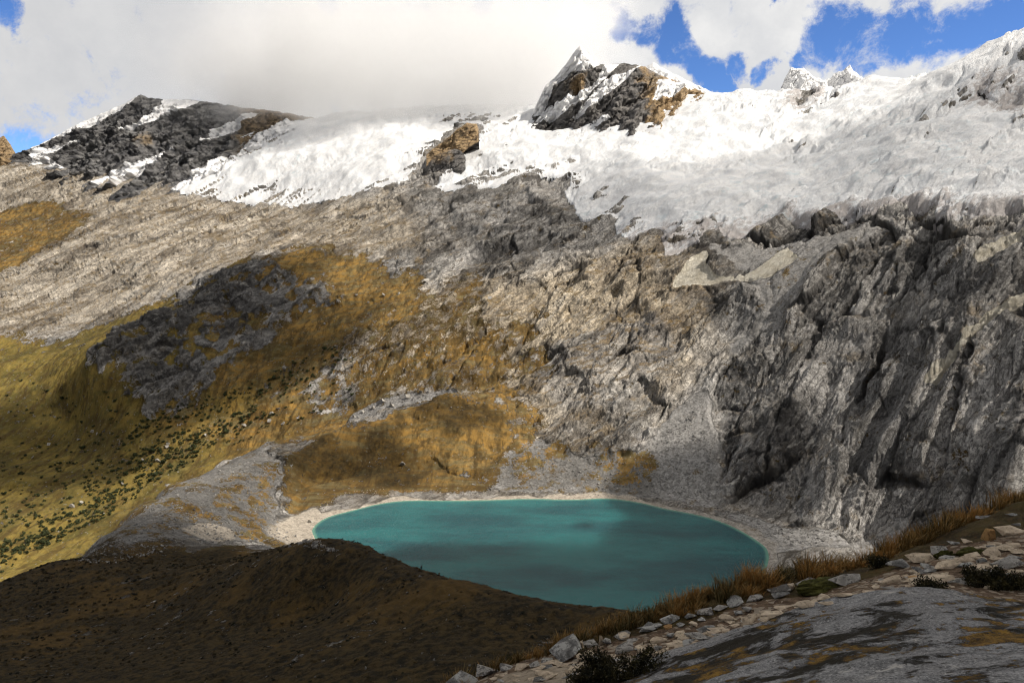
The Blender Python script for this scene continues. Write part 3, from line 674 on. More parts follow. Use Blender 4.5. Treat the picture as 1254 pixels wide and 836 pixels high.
def nunatak(label, pts, D, seed, snow=.15, wf=.8):
    top = pts[0]; base = pts[1]
    peak('rock_crag', label, top, base, D, D + 60, M_peak, lambda x, y: snow, 16, 45, seed, lambda x, y: wf, .6)
d_n = G.hit(545, 195)[1]
nunatak('long ochre rock crag rising from the glacier', [[(522,190),(530,182),(545,172),(558,160),(572,151),(584,152),(586,158)], [(522,190),(545,186),(562,178),(575,166),(586,160)]], d_n - 60, 51)
nunatak('dark rock crag below the ochre crag at the glacier edge', [[(508,232),(518,210),(528,196),(540,186),(556,182),(566,186),(570,192)], [(508,234),(530,232),(545,224),(560,204),(570,194)]], d_n - 130, 52, .1, .4)

# ------------------------------------------------------------------ foreground: path ledge and rock slab
FC = [(620,836,9.6),(760,836,8.2),(900,836,6.6),(1050,836,5.5),(1254,836,4.9),(1400,836,4.6),(700,900,6.2),(1000,950,3.9),(1254,950,3.6),(1450,950,3.4),
 (790,812,8.9),(830,795,8.9),(900,775,8.9),(960,755,8.9),(1040,731,8.9),(1100,720,8.8),(1170,723,8.6),(1254,745,7.8),(1000,790,7.3),(1150,775,6.8),
 (830,789,9.5),(900,767,9.5),(960,747,9.5),(1040,724,9.5),(1100,712,9.6),(1180,712,9.6),(1254,715,9.6),
 (590,836,10.6),(620,815,10.7),(690,803,10.6),(760,789,10.4),(850,772,10.4),(930,752,10.5),(1000,729,10.8),(1100,699,11),(1200,675,11.3),(1254,662,11.5),(1400,640,11.6),
 (520,852,11.3),(560,838,11.5),(590,824,11.6),(640,808,11.8),(690,788,11.9),(760,762,12.2),(800,750,12.4),(850,733,12.6),(900,716,12.9),(950,708,13.2),(1000,702,13.5),(1050,692,13.9),(1100,673,14.4),(1150,652,14.9),(1200,634,15.4),(1254,616,16),(1400,565,17.5),
 (2000,620,12.5),(2000,520,18),(2000,720,9.6),(2000,800,7.5),(2000,950,4.6),(480,900,11),(400,960,10),(200,1050,9),(0,1100,8),(-300,1200,7)]
def below(px, py, D, drop):
    u, e = ray(px, py); return (px, EYE + (e - drop) * D, D)
FZ = [below(px, py, D * k_, dr) for px, py, D in [(400,960,10.5),(560,838,11.5),(690,790,11.9),(850,735,12.6),(1000,704,13.5),(1150,655,14.9),(1254,616,16),(1450,550,17.5),(2000,510,18.5),(100,1050,9)] for k_, dr in ((1.18,.09),(1.6,.35),(3,.55),(5.2,.62))]
fus = np.r_[np.linspace(-.95, 1.0, 1180)[:-1], np.linspace(1.0, 2.0, 260)]; fys = np.exp(np.linspace(math.log(2.2), math.log(85), 900))
FG = Field(FC, FZ, fus, fys, cu=200, cv=240)
fx, fy = FG.X, FG.Y
f1 = fbm(fx / 1.6, fy / 1.6, 5, 201); f2 = fbm(fx / .25, fy / .25, 4, 202)
slab_px = [(700,836),(770,815),(830,792),(900,770),(960,750),(1040,727),(1095,716),(1160,717),(1210,726),(1254,737),(1450,770),(2300,840),(2300,1500),(700,1000)]
sd_slab = FG.zone(slab_px)
slabm = sstep(sd_slab + f1 * .12, -.06, .10)
path_px = [(560,850),(600,822),(690,802),(745,795),(800,782),(860,768),(930,742),(985,733),(1060,712),(1130,690),(1190,665),(1254,655),(1450,620),(2200,480),(2200,720),(1450,735),(1254,715),(1180,712),(1100,714),(1040,726),(960,748),(900,769),(830,791),(760,815),(700,850)]
sd_path = FG.zone(path_px)
grass_l = 1 - sstep(sd_path + f1 * .4, -.7, -.25); grass_l = grass_l * (1 - slabm) * (fy > 9.5)
g3, g4 = rot(12, 1.9, .42, fx, fy)
FG.Z = FG.Z + slabm * (.10 * f1 + .012 * f2 + .05 * (ridged(g3, g4, 4, 211) - .4)) + (1 - slabm) * (.06 * f1 + .03 * f2) - .08 * (1 - slabm)
FG.Z += .25 * sstep(fy, 11, 14) * fbm(fx / 1.3, fy / 1.3, 4, 221) * (fy < 40)
m, g_ = material('slab_rock')
tcn = g_.new('ShaderNodeTexCoord'); P = tcn.outputs['Object']
n1 = g_.noise(P, .7, 9, .66, .4); n2 = g_.noise(P, 5, 8, .72); n3 = g_.noise(P, 38, 4, .7); n4 = g_.noise(g_.mapping(P, rot=(0, 0, .25), scale=(.75, 1.25, 1)), 1.0, 10, .72, .5)
n5 = g_.noise(g_.mapping(P, rot=(0, 0, .25), scale=(.7, 1.2, 1), loc=(3.3, 8, 1)), .9, 10, .70, .4)
c = g_.mix(g_.ramp(n2, .34, .66), (.13, .13, .132), (.36, .355, .355))
ck = g_.math('ABSOLUTE', g_.math('SUBTRACT', g_.noise(g_.mapping(P, rot=(0, 0, .3), scale=(.5, 1.6, 1)), 1.4, 6, .6, .8), .5))
c = g_.mix(g_.ramp(n1, .38, .62), c, g_.mix(.5, c, (.20, .19, .185)))
c = g_.mix(g_.math('MULTIPLY', g_.ramp(ck, .010, 0), .8), c, (.03, .028, .026))
c = g_.mix(g_.math('MULTIPLY', g_.ramp(n3, .54, .64), .6), c, (.58, .57, .55))
c = g_.mix(g_.math('MULTIPLY', g_.ramp(n3, .46, .36), .75), c, (.03, .03, .03))
c = g_.mix(g_.math('MULTIPLY', g_.ramp(g_.math('ADD', n5, g_.math('MULTIPLY', n2, .12)), .645, .67), .85), c, g_.mix(n2, (.36, .34, .31), (.60, .57, .53)))
mm = g_.ramp(g_.math('ADD', n4, g_.math('ADD', g_.math('MULTIPLY', g_.math('SUBTRACT', n2, .5), .32), g_.math('MULTIPLY', g_.math('SUBTRACT', n3, .5), .16))), .515, .545)
rim = g_.math('SUBTRACT', g_.ramp(g_.math('ADD', n4, g_.math('ADD', g_.math('MULTIPLY', g_.math('SUBTRACT', n2, .5), .32), g_.math('MULTIPLY', g_.math('SUBTRACT', n3, .5), .16))), .495, .52), mm, clamp=True)
moss = g_.mix(g_.ramp(g_.noise(P, 1.1, 5, .6), .45, .56), (.022, .017, .008), g_.mix(g_.ramp(n2, .36, .62), (.10, .055, .012), (.34, .19, .03)))
moss = g_.mix(g_.math('MULTIPLY', g_.ramp(n3, .48, .38), .75), moss, (.014, .011, .006))
c = g_.mix(mm, c, moss); c = g_.mix(g_.math('MULTIPLY', rim, .8), c, (.018, .015, .012))
hh = g_.math('ADD', g_.math('MULTIPLY', n2, .06), g_.math('ADD', g_.math('MULTIPLY', n3, .018), g_.math('MULTIPLY', mm, g_.math('ADD', .03, g_.math('MULTIPLY', n3, .05)))))
finish(g_, g_.pri(c, .9, g_.bump(hh, 1.0, .9), .25)); M_slab = m
m, g_ = material('path_ground')
tcn = g_.new('ShaderNodeTexCoord'); P = tcn.outputs['Object']
a = g_.new('ShaderNodeVertexColor', layer_name='use'); sp = g_.new('ShaderNodeSeparateColor'); g_.l.new(a.outputs[0], sp.inputs[0])
n1 = g_.noise(P, 1.6, 7, .65); n2 = g_.noise(P, 9, 7, .7); n3 = g_.noise(P, 50, 3, .7)
dirtc = g_.mix(g_.ramp(n2, .35, .65), (.07, .045, .028), (.20, .135, .085))
vv = g_.voro(P, 11, out='Color'); vq = g_.new('ShaderNodeSeparateColor'); g_.l.new(vv, vq.inputs[0])
dirtc = g_.mix(g_.math('MULTIPLY', g_.ramp(vq.outputs[0], .72, .78), .8), dirtc, (.36, .30, .23))
tan_c = g_.mix(g_.ramp(n1, .35, .65), (.24, .19, .135), (.42, .345, .26)); tan_c = g_.mix(g_.math('MULTIPLY', g_.ramp(n2, .45, .36), .6), tan_c, (.12, .09, .06))
gras = g_.mix(g_.ramp(n1, .4, .6), (.035, .025, .010), (.075, .055, .018)); gras = g_.mix(g_.ramp(n2, .5, .65), gras, (.10, .055, .02))
c = g_.mix(g_.ramp(g_.math('ADD', sp.outputs[2], g_.math('MULTIPLY', g_.math('SUBTRACT', n1, .5), .8)), .45, .55), dirtc, tan_c)
c = g_.mix(g_.ramp(g_.math('ADD', sp.outputs[0], g_.math('MULTIPLY', g_.math('SUBTRACT', n2, .5), .8)), .4, .6), c, gras)
finish(g_, g_.pri(c, .95, g_.bump(g_.math('ADD', g_.math('MULTIPLY', n2, .07), g_.math('MULTIPLY', n3, .02)), 1.0, .9), .15)); M_path = m
tanr = np.maximum(sstep(FG.zone([(560,860),(610,826),(700,806),(790,795),(860,780),(905,762),(925,765),(860,786),(820,794),(760,815),(740,860)]) + f1 * .1, -.05, .08), 0)
usea = np.stack([grass_l, grass_l * 0, tanr, grass_l * 0 + 1], -1)
sid = (slabm > .5)[:-1, :-1]
o = grid_part('rock_slab', fx, fy, FG.Z, sid, M_slab, {}); tag(o, 'broad grey bedrock slab with orange moss in the bottom right corner', kind='structure')
tv = tanr[:-1, :-1] > .5
pth = (sstep(sd_path + f1 * .3, -.4, .1) > .4)[:-1, :-1] & ~sid
o = grid_part('path', fx, fy, FG.Z, pth, M_path, dict(use=usea)); tag(o, 'stony mule path along the edge of the slab', kind='structure')
o = grid_part('ledge', fx, fy, FG.Z, ~sid & ~pth, M_path, dict(use=usea)); tag(o, 'grassy ledge dropping away beyond the path', kind='structure')

# ------------------------------------------------------------------ clouds
def shade_cloud(name, label, pix, zc, wid, T, dens, seed, plan=None):  # added out of view towards the sun, outlined so its shadow darkens chosen ground
    """a flat cumulus whose shadow falls on the given stretch of ground"""
    pts = []
    for p in (plan or [G.at(q_) for q_ in pix]):
        z0 = float(G.z(*p)) if 62 < p[1] < 3800 else 200
        t = (zc - z0) / SUN[2]; pts.append((p[0] + SUN[0] * t, p[1] + SUN[1] * t))
    a = np.array(pts); lo = a.min(0) - 120; hi = a.max(0) + 120
    n = [max(12, int((hi[k] - lo[k]) / 14)) for k in (0, 1)]
    x, y = np.meshgrid(np.linspace(lo[0], hi[0], n[0]), np.linspace(lo[1], hi[1], n[1]), indexing='ij')
    s_ = _sdf(a, x, y) + 70 * fbm(x / 150, y / 150, 4, seed)
    th = T * sstep(s_, -wid * .4, wid) * (1 + .5 * fbm(x / 90, y / 90, 3, seed + 5)); th[[0, -1]] = 0; th[:, [0, -1]] = 0
    N = x.size; I = np.arange(N).reshape(x.shape); on = th > 0
    J = np.where(on, I + N, I)
    keep = on[:-1, :-1] | on[1:, :-1] | on[1:, 1:] | on[:-1, 1:]
    qd = lambda K: np.stack([K[:-1, :-1], K[1:, :-1], K[1:, 1:], K[:-1, 1:]], -1)[keep]
    co = np.concatenate([np.stack([x, y, zc + th * .65], -1).reshape(-1, 3), np.stack([x, y, zc - th * .35], -1).reshape(-1, 3)])
    fc = np.concatenate([qd(I), qd(J)[:, ::-1]])
    used = np.zeros(2 * N, bool); used[fc.ravel()] = True; re = np.cumsum(used) - 1
    m, g_ = material('shade_cloud_vapour'); v = g_.new('ShaderNodeVolumePrincipled')
    g_.put(v.inputs['Color'], (1, 1, 1)); v.inputs['Density'].default_value = dens; v.inputs['Anisotropy'].default_value = .3
    finish(g_, v.outputs[0], True)
    o = mesh_np(name, co[used], re[fc], m); tag(o, label, kind='stuff'); return o
shade_cloud('cloud', 'unseen cloud added to shade the lower glacier on the right', [(690,208),(830,212),(960,182),(1090,144),(1180,107),(1254,68),(1500,0),(1600,200),(1254,275),(1060,270),(860,300),(700,270)], 1250, 80, 110, .0060, 301)  # out of view, shaped to shade the lower right ice
shade_cloud('cloud', 'unseen cloud added to shade the grey cliffs on the right', [(540,232),(690,215),(860,290),(1060,268),(1254,262),(1600,300),(1600,700),(1254,660),(1100,680),(985,700),(945,610),(890,520),(905,420),(850,350),(760,320),(640,345),(545,300)], 1050, 110, 110, .0040, 303)  # out of view, thinner, shaped to half shade the cliffs
shade_cloud('cloud', 'unseen cloud added to shade the dark outcrop of the left hillside', [(110,470),(165,400),(310,315),(400,325),(430,370),(420,430),(350,480),(250,520),(150,590),(0,620),(-300,640),(-200,500)], 1150, 90, 110, .02, 311)  # out of view, shaped to shade the outcrop and slope below
shade_cloud('cloud', 'unseen cloud added to shade the near grassy hill and the path', None, 1050, 70, 130, .036, 321, plan=[(-700,-200),(700,-300),(800,200),(480,430),(250,480),(60,430),(-60,500),(-230,520),(-330,520),(-600,420)])  # out of view, dense, placed to keep the foreground in shade
shade_cloud('cloud', 'small unseen cloud added to shade the moraine mound', [(150,655),(205,612),(330,552),(400,528),(480,510),(505,540),(470,600),(350,610),(330,660),(230,670)], 1000, 50, 60, .009, 331)  # out of view, thin, added to dim the mound and moraine
shade_cloud('cloud', 'unseen cloud added to shade the front and right of the lake', None, 1000, 45, 80, .028, 341, plan=[(-190,560),(-110,575),(0,585),(90,590),(120,640),(150,740),(330,720),(330,420),(-120,420),(-190,500)])  # out of view, shaped to leave the back left water sunlit

def mountain_cloud():
    m, g_ = material('mountain_cloud'); tcn = g_.new('ShaderNodeTexCoord'); P = tcn.outputs['Object']
    sp = g_.new('ShaderNodeSeparateXYZ'); g_.l.new(P, sp.inputs[0])
    n = g_.noise(P, .0035, 5, .58)
    base = g_.math('ADD', g_.math('ADD', g_.math('MULTIPLY', g_.math('SUBTRACT', n, .5), 560), g_.math('MULTIPLY', g_.math('SUBTRACT', g_.noise(P, .011, 4, .6), .5), 260)), sp.outputs[2])
    dn = g_.ramp(base, 540, 740)
    rx = g_.ramp(g_.math('ADD', sp.outputs[0], g_.math('MULTIPLY', g_.math('SUBTRACT', n, .5), 900)), 420, 120)
    lx = g_.ramp(g_.math('ADD', sp.outputs[0], g_.math('MULTIPLY', g_.math('SUBTRACT', n, .5), 600)), -1330, -950)
    tp = g_.ramp(base, 1120, 860)
    ye = g_.math('SUBTRACT', g_.math('ADD', sp.outputs[1], g_.math('MULTIPLY', g_.math('SUBTRACT', n, .5), 420)), g_.ramp(sp.outputs[0], -650, -900, 0, 260))
    rx = g_.math('MULTIPLY', rx, g_.ramp(ye, 2110, 2330))
    d = g_.math('MULTIPLY', g_.math('MULTIPLY', dn, tp), g_.math('MULTIPLY', rx, lx))
    v = g_.new('ShaderNodeVolumePrincipled'); g_.put(v.inputs['Color'], (1, 1, 1)); g_.put(v.inputs['Density'], g_.math('MULTIPLY', d, .006)); v.inputs['Anisotropy'].default_value = .2
    finish(g_, v.outputs[0], True)
    bm = bmesh.new(); bmesh.ops.create_cube(bm, size=1)
    for q_ in bm.verts: q_.co = Vector((-450 + q_.co.x * 1900, 2560 + q_.co.y * 900, 960 + q_.co.z * 1000))
    me = bpy.data.meshes.new('cloud'); bm.to_mesh(me); bm.free(); me.materials.append(m)
    o = bpy.data.objects.new('cloud', me); COL.objects.link(o); tag(o, 'big pale cloud bank hiding the mountain tops', kind='stuff')
mountain_cloud()

# ------------------------------------------------------------------ small helpers for loose things
def depth_of(x, y, z): return y * math.cos(PITCH) + (EYE - z) * math.sin(PITCH)
def simple_mat(name, c0, c1, scale, rough=.9, bd=.02, spots=None, spec=.2):
    m, g_ = material(name); tcn = g_.new('ShaderNodeTexCoord'); P = tcn.outputs['Object']
    oi = g_.new('ShaderNodeObjectInfo'); off = g_.vmath('ADD', P, g_.vmath('SCALE', (13.1, 7.7, 3.3), oi.outputs['Random']))
    n1 = g_.noise(off, scale, 8, .68, .3); n2 = g_.noise(off, scale * 5, 6, .7)
    c = g_.mix(g_.ramp(n1, .34, .66), c0, c1)
    c = g_.mix(g_.math('MULTIPLY', oi.outputs['Random'], .35), c, g_.mix(.5, c, (.10, .09, .08)))
    c = g_.mix(g_.math('MULTIPLY', g_.ramp(n2, .46, .36), .55), c, (.035, .03, .027))
    if spots: c = g_.mix(g_.math('MULTIPLY', g_.ramp(g_.math('ADD', n1, g_.math('MULTIPLY', n2, .4)), .70, .76), .85), c, spots)
    finish(g_, g_.pri(c, rough, g_.bump(g_.math('ADD', n1, g_.math('MULTIPLY', n2, .5)), bd, .9), spec)); return m
M_st = {'t': simple_mat('tan_stone', (.40, .31, .215), (.70, .575, .42), 4, bd=.05), 'g': simple_mat('grey_stone', (.25, .235, .21), (.62, .585, .53), 4, bd=.05, spots=(.06, .055, .05)),
        'd': simple_mat('lichened_stone', (.10, .098, .093), (.34, .33, .31), 4, bd=.05, spots=(.42, .41, .38)), 'o': simple_mat('ochre_stone', (.32, .17, .06), (.52, .32, .14), 4, bd=.05)}
def stone_mesh(w, d, h, seed, name='stone', cuts=True, taper=False):
    """an angular broken stone: hull of random points, edges knocked off, surface roughened"""
    r = random.Random(seed); bm = bmesh.new()
    for _ in range(11):
        v = Vector((r.uniform(-1, 1), r.uniform(-1, 1), r.uniform(-1, 1))); mx = max(abs(v.x), abs(v.y), abs(v.z)); v = v / mx * r.uniform(.72, 1.0)
        bm.verts.new((v.x * w / 2 * (1 - .12 * abs(v.z)), v.y * d / 2, h / 2 + v.z * h / 2))
    res = bmesh.ops.convex_hull(bm, input=bm.verts)
    bmesh.ops.delete(bm, geom=[e for e in bm.verts if not e.link_faces], context='VERTS')
    bmesh.ops.bevel(bm, geom=list(bm.edges), offset=min(w, d, h) * .04, segments=1, affect='EDGES', profile=.6)
    if cuts:
        bmesh.ops.triangulate(bm, faces=bm.faces); bmesh.ops.subdivide_edges(bm, edges=[e for e in bm.edges if e.calc_length() > w * .14], cuts=1, use_grid_fill=True)
        for v in bm.verts:
            n_ = math.sin(v.co.x / w * 17 + seed) * math.sin(v.co.y / d * 13 + seed * 2) * math.sin(v.co.z / h * 9 + seed * 3)
            v.co += v.normal * n_ * min(w, h) * .022
            if taper: v.co.x *= 1 - .55 * max(0, v.co.z / h)
    me = bpy.data.meshes.new(name); bm.to_mesh(me); bm.free()
    for p in me.polygons: p.use_smooth = False
    return me
def link(name, me, loc=(0, 0, 0), rot_=(0, 0, 0), sc=(1, 1, 1), parent=None, mat=None):
    o = bpy.data.objects.new(name, me); COL.objects.link(o); o.location = loc; o.rotation_euler = rot_; o.scale = sc
    if mat and not me.materials: me.materials.append(mat)
    if parent: o.parent = parent
    return o
def scatter_mesh(name, co, fc, pos, scl, yaw, mat, label, kind='stuff', attrs=None, smooth=False):
    n = len(pos); c, s_ = np.cos(yaw)[:, None], np.sin(yaw)[:, None]; scl = np.asarray(scl)
    if scl.ndim == 1: scl = np.repeat(scl[:, None], 3, 1)
    k = np.arange(n) % len(co) if isinstance(co, list) else None
    A, Fc, off = [], [], 0
    for t in range(len(co)):
        ii = np.where(k == t)[0]; b = co[t]
        x = b[None, :, 0] * scl[ii, 0:1]; y = b[None, :, 1] * scl[ii, 1:2]; z = b[None, :, 2] * scl[ii, 2:3]
        P = np.stack([x * c[ii] - y * s_[ii] + pos[ii, 0:1], x * s_[ii] + y * c[ii] + pos[ii, 1:2], z + pos[ii, 2:3]], -1).reshape(-1, 3)
        A.append(P); Fc.append((fc[t][None] + (np.arange(len(ii)) * len(b))[:, None, None]).reshape(-1, fc[t].shape[1]) + off); off += len(P)
    o = mesh_np(name, np.concatenate(A), np.concatenate(Fc), mat, smooth); tag(o, label, kind=kind); return o
def pts_in(poly, n, field=G, jitter=1):
    """n random points on the ground inside a photo outline"""
    xs = [p[0] for p in poly]; ys_ = [p[1] for p in poly]; out = []
    while len(out) < n:
        a, b = random.uniform(min(xs), max(xs)), random.uniform(min(ys_), max(ys_))
        if inpoly(a, b, poly): out.append(field.hit(a, b))
    return np.array(out)
def ground(x, y): return G.z(x, y)

# ------------------------------------------------------------------ shrubs of the valley
m, g_ = material('shrub_leaves'); tcn = g_.new('ShaderNodeTexCoord'); P = tcn.outputs['Object']; oi = g_.new('ShaderNodeObjectInfo')
c = g_.mix(g_.ramp(g_.noise(P, .5, 4, .6), .35, .65), (.020, .028, .012), (.075, .082, .030)); finish(g_, g_.pri(c, .85)); M_leaf = m
def shrub_geo(seed, n=150):
    r = np.random.default_rng(seed); lob = r.normal(0, .28, (6, 3)); lob[:, 2] = np.abs(lob[:, 2]) + .45
    co, fc = [], []
    for i in range(n):
        l = lob[i % 6]; v = r.normal(0, 1, 3); v /= np.linalg.norm(v); p = l + v * .30 * r.uniform(.75, 1.1)
        p[2] = max(p[2], .03); t = r.normal(0, 1, 3); t = np.cross(v, t); t /= np.linalg.norm(t) + 1e-6; b = np.cross(v, t) + v * .4; s_ = r.uniform(.09, .17)
        k = len(co); co += [p - t * s_, p + b * s_ * 1.3, p + t * s_, p - b * s_]; fc.append((k, k + 1, k + 2, k + 3))
    return np.array(co), np.array(fc)
SH = [shrub_geo(i) for i in range(5)]
SHM = []
for co, fc in SH:
    me = bpy.data.meshes.new('shrub'); me.from_pydata(co.tolist(), [], fc.tolist()); me.materials.append(M_leaf); SHM.append(me)
belt = [(0,640),(40,620),(110,560),(190,515),(250,485),(330,470),(415,455),(440,478),(430,497),(330,528),(200,584),(130,633),(60,670),(0,702)]
dense = [(0,672),(70,630),(130,580),(200,535),(260,520),(300,500),(330,505),(200,584),(130,633),(60,668),(0,700)]
upper = [(150,545),(190,500),(260,490),(330,455),(420,420),(440,450),(330,480),(250,510),(200,530)]
sparse = [(0,460),(110,470),(160,500),(200,520),(100,600),(0,660)]
ps = np.concatenate([pts_in(dense, 520), pts_in(belt, 330), pts_in(upper, 210), pts_in(sparse, 150)])
zz = ground(ps[:, 0], ps[:, 1]); ps = ps[(zz < 140)]; zz = ground(ps[:, 0], ps[:, 1])
size = 2.0 * np.exp(RNG.uniform(0, .95, len(ps))) * np.where(RNG.random(len(ps)) < .12, 1.5, 1)
order = np.argsort(-size / ps[:, 1])
for c_, i in enumerate(order[:298]):
    o = link('shrub', SHM[c_ % 5], (ps[i, 0], ps[i, 1], zz[i] - .15), (0, 0, RNG.uniform(0, 6.28)), (size[i] * .9, size[i] * .9, size[i] * .8))
    tag(o, 'dark green shrub growing on the golden slope beyond the moraine', 'shrub', 'dark shrubs scattered over the golden valley slope')
rs = order[298:]
scatter_mesh('shrub_thicket', [a for a, b in SH], [b for a, b in SH], np.c_[ps[rs], zz[rs] - .15], size[rs] * .85, RNG.uniform(0, 6.28, len(rs)), M_leaf, 'low dark scrub filling in between the shrubs of the valley')
# low heath on the near hill
def plan_pts(n, x0, x1, y0, y1, cond):
    out = []
    while len(out) < n:
        x = RNG.uniform(x0, x1, n); y = RNG.uniform(y0, y1, n); out += [(a, b) for a, b in zip(x, y) if cond(a, b)]
    return np.array(out[:n])
hp = plan_pts(5200, -330, 170, 118, 430, lambda a, b: abs(a / b) < .95)
hp = hp[G.sdf(lake_s)[np.interp(hp[:, 0] / hp[:, 1], G.us, np.arange(len(G.us))).astype(int), np.interp(hp[:, 1], G.ys, np.arange(len(G.ys))).astype(int)] < -8]
m, g_ = material('heath_leaves'); tcn = g_.new('ShaderNodeTexCoord'); P = tcn.outputs['Object']
c = g_.mix(g_.ramp(g_.noise(P, .06, 4, .6), .4, .6), (.010, .011, .006), g_.mix(g_.noise(P, 2, 3, .6), (.02, .02, .008), (.10, .06, .02))); finish(g_, g_.pri(c, .9)); M_heath = m
sz = RNG.uniform(.35, 1.3, len(hp)) * np.clip(hp[:, 1] / 260, .6, 1.3)
scatter_mesh('heath', [a[::1] for a, b in SH[:3]], [b[:70] for a, b in SH[:3]], np.c_[hp, ground(hp[:, 0], hp[:, 1]) - .05], np.c_[sz * 1.2, sz * 1.2, sz * .6], RNG.uniform(0, 6.28, len(hp)), M_heath, 'low dark heath and tufts covering the near hill')

# ------------------------------------------------------------------ loose rocks
RK = []
for i in range(6):
    me = stone_mesh(1, .8, .65, 900 + i, 'rk', False); n_ = len(me.vertices); co = np.empty(n_ * 3); me.vertices.foreach_get('co', co)
    me.calc_loop_triangles(); tr = np.empty(len(me.loop_triangles) * 3, int); me.loop_triangles.foreach_get('vertices', tr); RK.append((co.reshape(-1, 3), tr.reshape(-1, 3)))
def rk_simple(i):
    bm = bmesh.new(); r = random.Random(i)
    for _ in range(8): bm.verts.new((r.uniform(-.5, .5), r.uniform(-.45, .45), r.uniform(-.1, .55)))
    bmesh.ops.convex_hull(bm, input=bm.verts); bmesh.ops.triangulate(bm, faces=bm.faces)
    bmesh.ops.delete(bm, geom=[v for v in bm.verts if not v.link_faces], context='VERTS'); bm.verts.index_update()
    a = np.array([v.co[:] for v in bm.verts]); b = np.array([[v.index for v in f.verts] for f in bm.faces]); bm.free(); return a, b
RS = [rk_simple(i) for i in range(8)]
M_rub = simple_mat('rubble_stone', (.12, .115, .11), (.36, .345, .32), .15, bd=.1)
M_hst = simple_mat('heath_stone', (.05, .048, .044), (.17, .16, .145), .4, bd=.1)
M_shore = simple_mat('shore_stone', (.34, .30, .24), (.62, .56, .48), .3, bd=.1)
def rubble_on(name, poly, n, lo, hi, mat, label):
    p = pts_in(poly, n); s_ = lo * (hi / lo) ** (RNG.random(n) ** 2.6)
    scatter_mesh(name, [a for a, b in RS], [b for a, b in RS], np.c_[p, ground(p[:, 0], p[:, 1]) - s_ * .08], s_, RNG.uniform(0, 6.28, n), mat, label)
rubble_on('rubble', [(125,658),(165,626),(200,607),(260,580),(330,550),(360,560),(350,600),(340,640),(420,676),(330,668),(230,668),(140,690),(90,690)], 4200, .5, 3.2, M_rub, 'grey stones covering the moraine left of the lake')
rubble_on('rubble', [(420,508),(440,503),(500,478),(570,480),(545,490),(480,504),(430,524)], 700, .8, 4.5, M_rub, 'grey boulder field along the back of the moraine mound')
rubble_on('rubble', [(600,560),(700,560),(780,560),(860,490),(870,570),(900,625),(960,660),(1060,655),(1000,695),(945,690),(925,655),(860,628),(800,614),(700,606),(600,606)], 4500, .5, 3.4, M_rub, 'grey talus stones above the right shore of the lake')
rubble_on('rubble', [(330,655),(380,628),(430,617),(560,606),(700,604),(800,612),(880,634),(940,668),(940,690),(920,664),(860,634),(790,618),(700,613),(550,614),(430,627),(385,642),(385,655),(400,668)], 2200, .35, 1.8, M_shore, 'pale stones along the shore of the lake')
rubble_on('rubble', [(340,330),(560,330),(640,420),(660,520),(420,480),(300,470)], 900, .8, 4.2, M_rub, 'pale rocks strewn over the golden slope')
rubble_on('rubble', [(0,420),(110,470),(200,560),(130,630),(0,700)], 260, .8, 3.5, M_rub, 'pale rocks strewn over the left valley slope')
rubble_on('rubble', [(0,735),(130,670),(400,682),(515,702),(600,726),(740,750),(660,836),(0,836)], 420, .2, 1.3, M_hst, 'small grey rocks lying in the heath of the near hill')
M_bld = simple_mat('boulder_stone', (.26, .24, .21), (.58, .55, .50), .4, bd=.2)
BM_ = [stone_mesh(1, .85, .7, 40 + i, 'boulder') for i in range(5)]
for b in BM_: b.materials.append(M_bld)
def boulder(px, py, wpx, label=None, group=None, hk=1.0):
    x, y = G.hit(px, py); z = float(ground(x, y)); wm = wpx * depth_of(x, y, z) / F
    o = link('boulder', BM_[int(px) % 5], (x, y, z - wm * .08), (0, 0, px), (wm, wm, wm * hk)); tag(o, label, 'boulder', group)
boulder(88, 623, 8, 'lower of two pale boulders side by side on the golden valley slope'); boulder(99, 614, 7, 'upper of two pale boulders side by side on the golden valley slope')
boulder(194, 566, 8, 'bright pale boulder among the shrubs above the moraine crest'); boulder(522, 348, 11, 'dark sided boulder lying alone high on the golden slope', hk=.8)
boulder(493, 570, 9, 'pale upright boulder on the face of the moraine mound'); boulder(381, 641, 7, 'pale boulder on the beach at the left end of the lake')
for a, b, wq in [(206,545,6),(253,536,6),(333,508,7),(330,516,6),(340,502,6),(346,519,6),(205,548,5),(175,563,5),(113,530,7),(97,540,6),(118,532,5),(457,500,7),(470,492,7),(481,497,8),(444,505,6),(500,487,7),(515,482,6),(433,511,6),(398,398,5),(380,384,6),(470,362,6),(437,364,5),(488,362,5),(451,370,4),(503,338,5),(467,372,4),(655,515,5),(560,402,5),(600,372,6),(430,440,5),(300,520,5),(60,545,5),(40,560,5),(150,590,5),(690,300,6),(660,295,6),(240,330,6),(120,300,6)]:
    boulder(a, b, wq, 'pale grey boulder lying on the grassy mountainside', 'pale boulders scattered over the mountainside')

